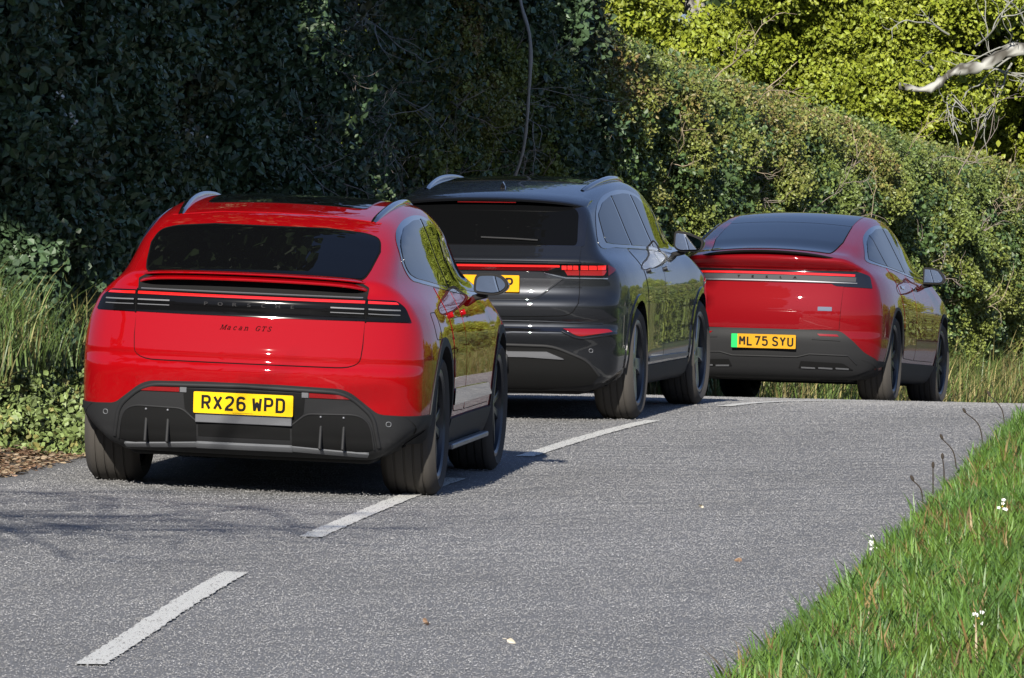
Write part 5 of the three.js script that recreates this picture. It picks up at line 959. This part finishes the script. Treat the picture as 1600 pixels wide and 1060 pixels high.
{
  // ribwort stalks leaning over the road edge
  const r = rng(95), dark = std([0.03, 0.022, 0.015], 0.9), stalk = std([0.08, 0.11, 0.03], 0.7);
  const where = ['lowest on the verge edge', 'second from the bottom on the verge edge', 'third up the verge edge', 'fourth up the verge edge, leaning left', 'fifth up the verge edge, arching', 'highest at the crest end of the verge'];
  [[38.0, 3.34, 0.12, -0.06], [38.7, 3.36, 0.16, 0.0], [39.9, 3.36, 0.15, -0.01], [41.3, 3.36, 0.19, -0.09], [44.2, 3.36, 0.20, -0.12], [46.2, 3.36, 0.22, -0.11]].forEach(([D, t, h, lean], i) => {
    const o = thing('ribwort_plantain', 'thin plantain stalk with a dark seed head, ' + where[i], 'plant', 'plantain stalks along the verge'), p = atRoad(t + 0.08, D, 0.0);
    const a = p.clone().add(V(lean * 0.25, h * 0.6, 0)), b = p.clone().add(V(lean, h, 0));
    mk(o, 'stalk', limbGeo([p, a, b], 0.0042, 0.0035, 5), dark);
    const e = new THREE.SphereGeometry(1, 8, 8); e.scale(0.009, 0.02, 0.009); e.rotateZ(-Math.atan2(lean, h)); e.translate(b.x, b.y + 0.008, b.z); mk(o, 'seed_head', e, dark);
  });
  const petal = std([0.75, 0.75, 0.72], 0.7), eye = std([0.5, 0.38, 0.03], 0.7);
  [[32.6, 4.08, 0.17, 'white flower spike standing in the right verge grass'], [24.6, 4.33, 0.13, 'white flower cluster at the bottom edge of the verge'], [31.8, 3.52, 0.12, 'cream flower head on the road edge of the verge'], [27.0, 4.72, 0.12, 'small white flower near the right edge of the verge']].forEach(([D, t, h, label]) => {
    const o = thing('wild_flower', label, 'flower', 'flowers in the verge'), p = atGround(t, D), gs = [];
    mk(o, 'stalk', limbGeo([p, p.clone().add(V(0.01, h * 0.5, 0)), p.clone().add(V(0, h + 0.02, 0))], 0.002, 0.0015, 5), stalk);
    for (let k = 0; k < 7; k++) { const c = p.clone().add(V((r() - 0.5) * 0.035, h + (r() - 0.5) * 0.07, (r() - 0.5) * 0.03)); for (let q = 0; q < 5; q++) { const e = new THREE.SphereGeometry(1, 6, 5); e.scale(0.005, 0.0025, 0.0035); e.translate(0.005, 0, 0); e.rotateY(q * 1.2566); e.rotateX(0.9); e.translate(c.x, c.y, c.z); gs.push(e); } }
    mk(o, 'petals', mergeGeometries(gs), petal);
    mk(o, 'flower_centre', new THREE.SphereGeometry(0.004, 6, 6).translate(p.x, p.y + h, p.z + 0.01), eye);
  });
  const dead = std([0.22, 0.14, 0.09], 0.9), pale = std([0.5, 0.45, 0.36], 0.9);
  [[26.6, -0.32, 'small brown fallen leaf on the road, left of the pale one', dead], [25.8, -0.02, 'pale curled fallen leaf on the near road', pale], [36.4, 1.0, 'pale fleck of leaf on the road right of the red car', pale], [31.6, 1.05, 'dark leaf fragment in the right-hand lane', dead]].forEach(([D, X, label, m], i) => {
    const g = leafSprig(500 + i, { leaves: 3, size: 0.02, spread: 0.006 }), p = atRoad(X - pathX(D), D, 0.012), o = thing('fallen_leaf', label, 'leaf', 'leaves fallen on the road'); o.position.copy(p); mk(o, 'blade', g, m);
  });
}
{
  // trees outside the picture: a bare one on the left whose branches shade the near road, and a dark row behind the camera
  const o = thing('bare_tree', 'bare tree on the left outside the picture, its twigs shading the road', 'tree'), r = rng(97), b = atGround(-2.6, 24.5), top_ = b.clone().add(V(0.2, 5.2, 0.2));
  mk(o, 'trunk', limbGeo([b, b.clone().lerp(top_, 0.5), top_], 0.12, 0.05, 8, 0.1), bark);
  for (let k = 0; k < 9; k++) { const out = [], y = 2.9 + 2.2 * r(), p = b.clone().lerp(top_, y / 5.2); branchSpray(r, p, V(1, 0.1 * (r() - 0.5), (r() - 0.5) * 1.4), 1.5 + 0.9 * r(), 0.03, 3, out, 0.3); mk(o, 'limb', mergeGeometries(out), bark); }
  const hedge = thing('hedgerow', 'low hedge on the left bank nearer than the picture shows', 'hedge');
  foliage(hedge, 'foliage', ivySprigs, leafMat, wallFoliage(99, 9000, 2, 34.5, 0.1, () => 1.6, 0.8, rr => C(0.06, 0.095, 0.03, 0.6 + 0.7 * rr()), { bulge: 0.2, scale: 2.0 }).map(i => (i.p.x -= 0.7, i)));
  const rb = rng(98);
  [[-16, -34], [-7, -38], [3, -36], [12, -33], [22, -36]].forEach(([X, D], i) => {
    const blobs = Array.from({ length: 16 }, () => ({ c: [X + (rb() - 0.5) * 7, 2.2 + rb() * 5, D + (rb() - 0.5) * 5], r: 1.3 + rb() * 0.8 }));
    tree('field_maple', ['first', 'second', 'third', 'fourth', 'fifth'][i] + ' tree from the left in the row behind the camera', 'trees behind the camera', { X, D, h: 3, seed: 700 + i, n: 1500, sprig: ivySprigs, scale: 6, tone: darkTone, blobs });
  });
}
renderer.render(scene, camera);
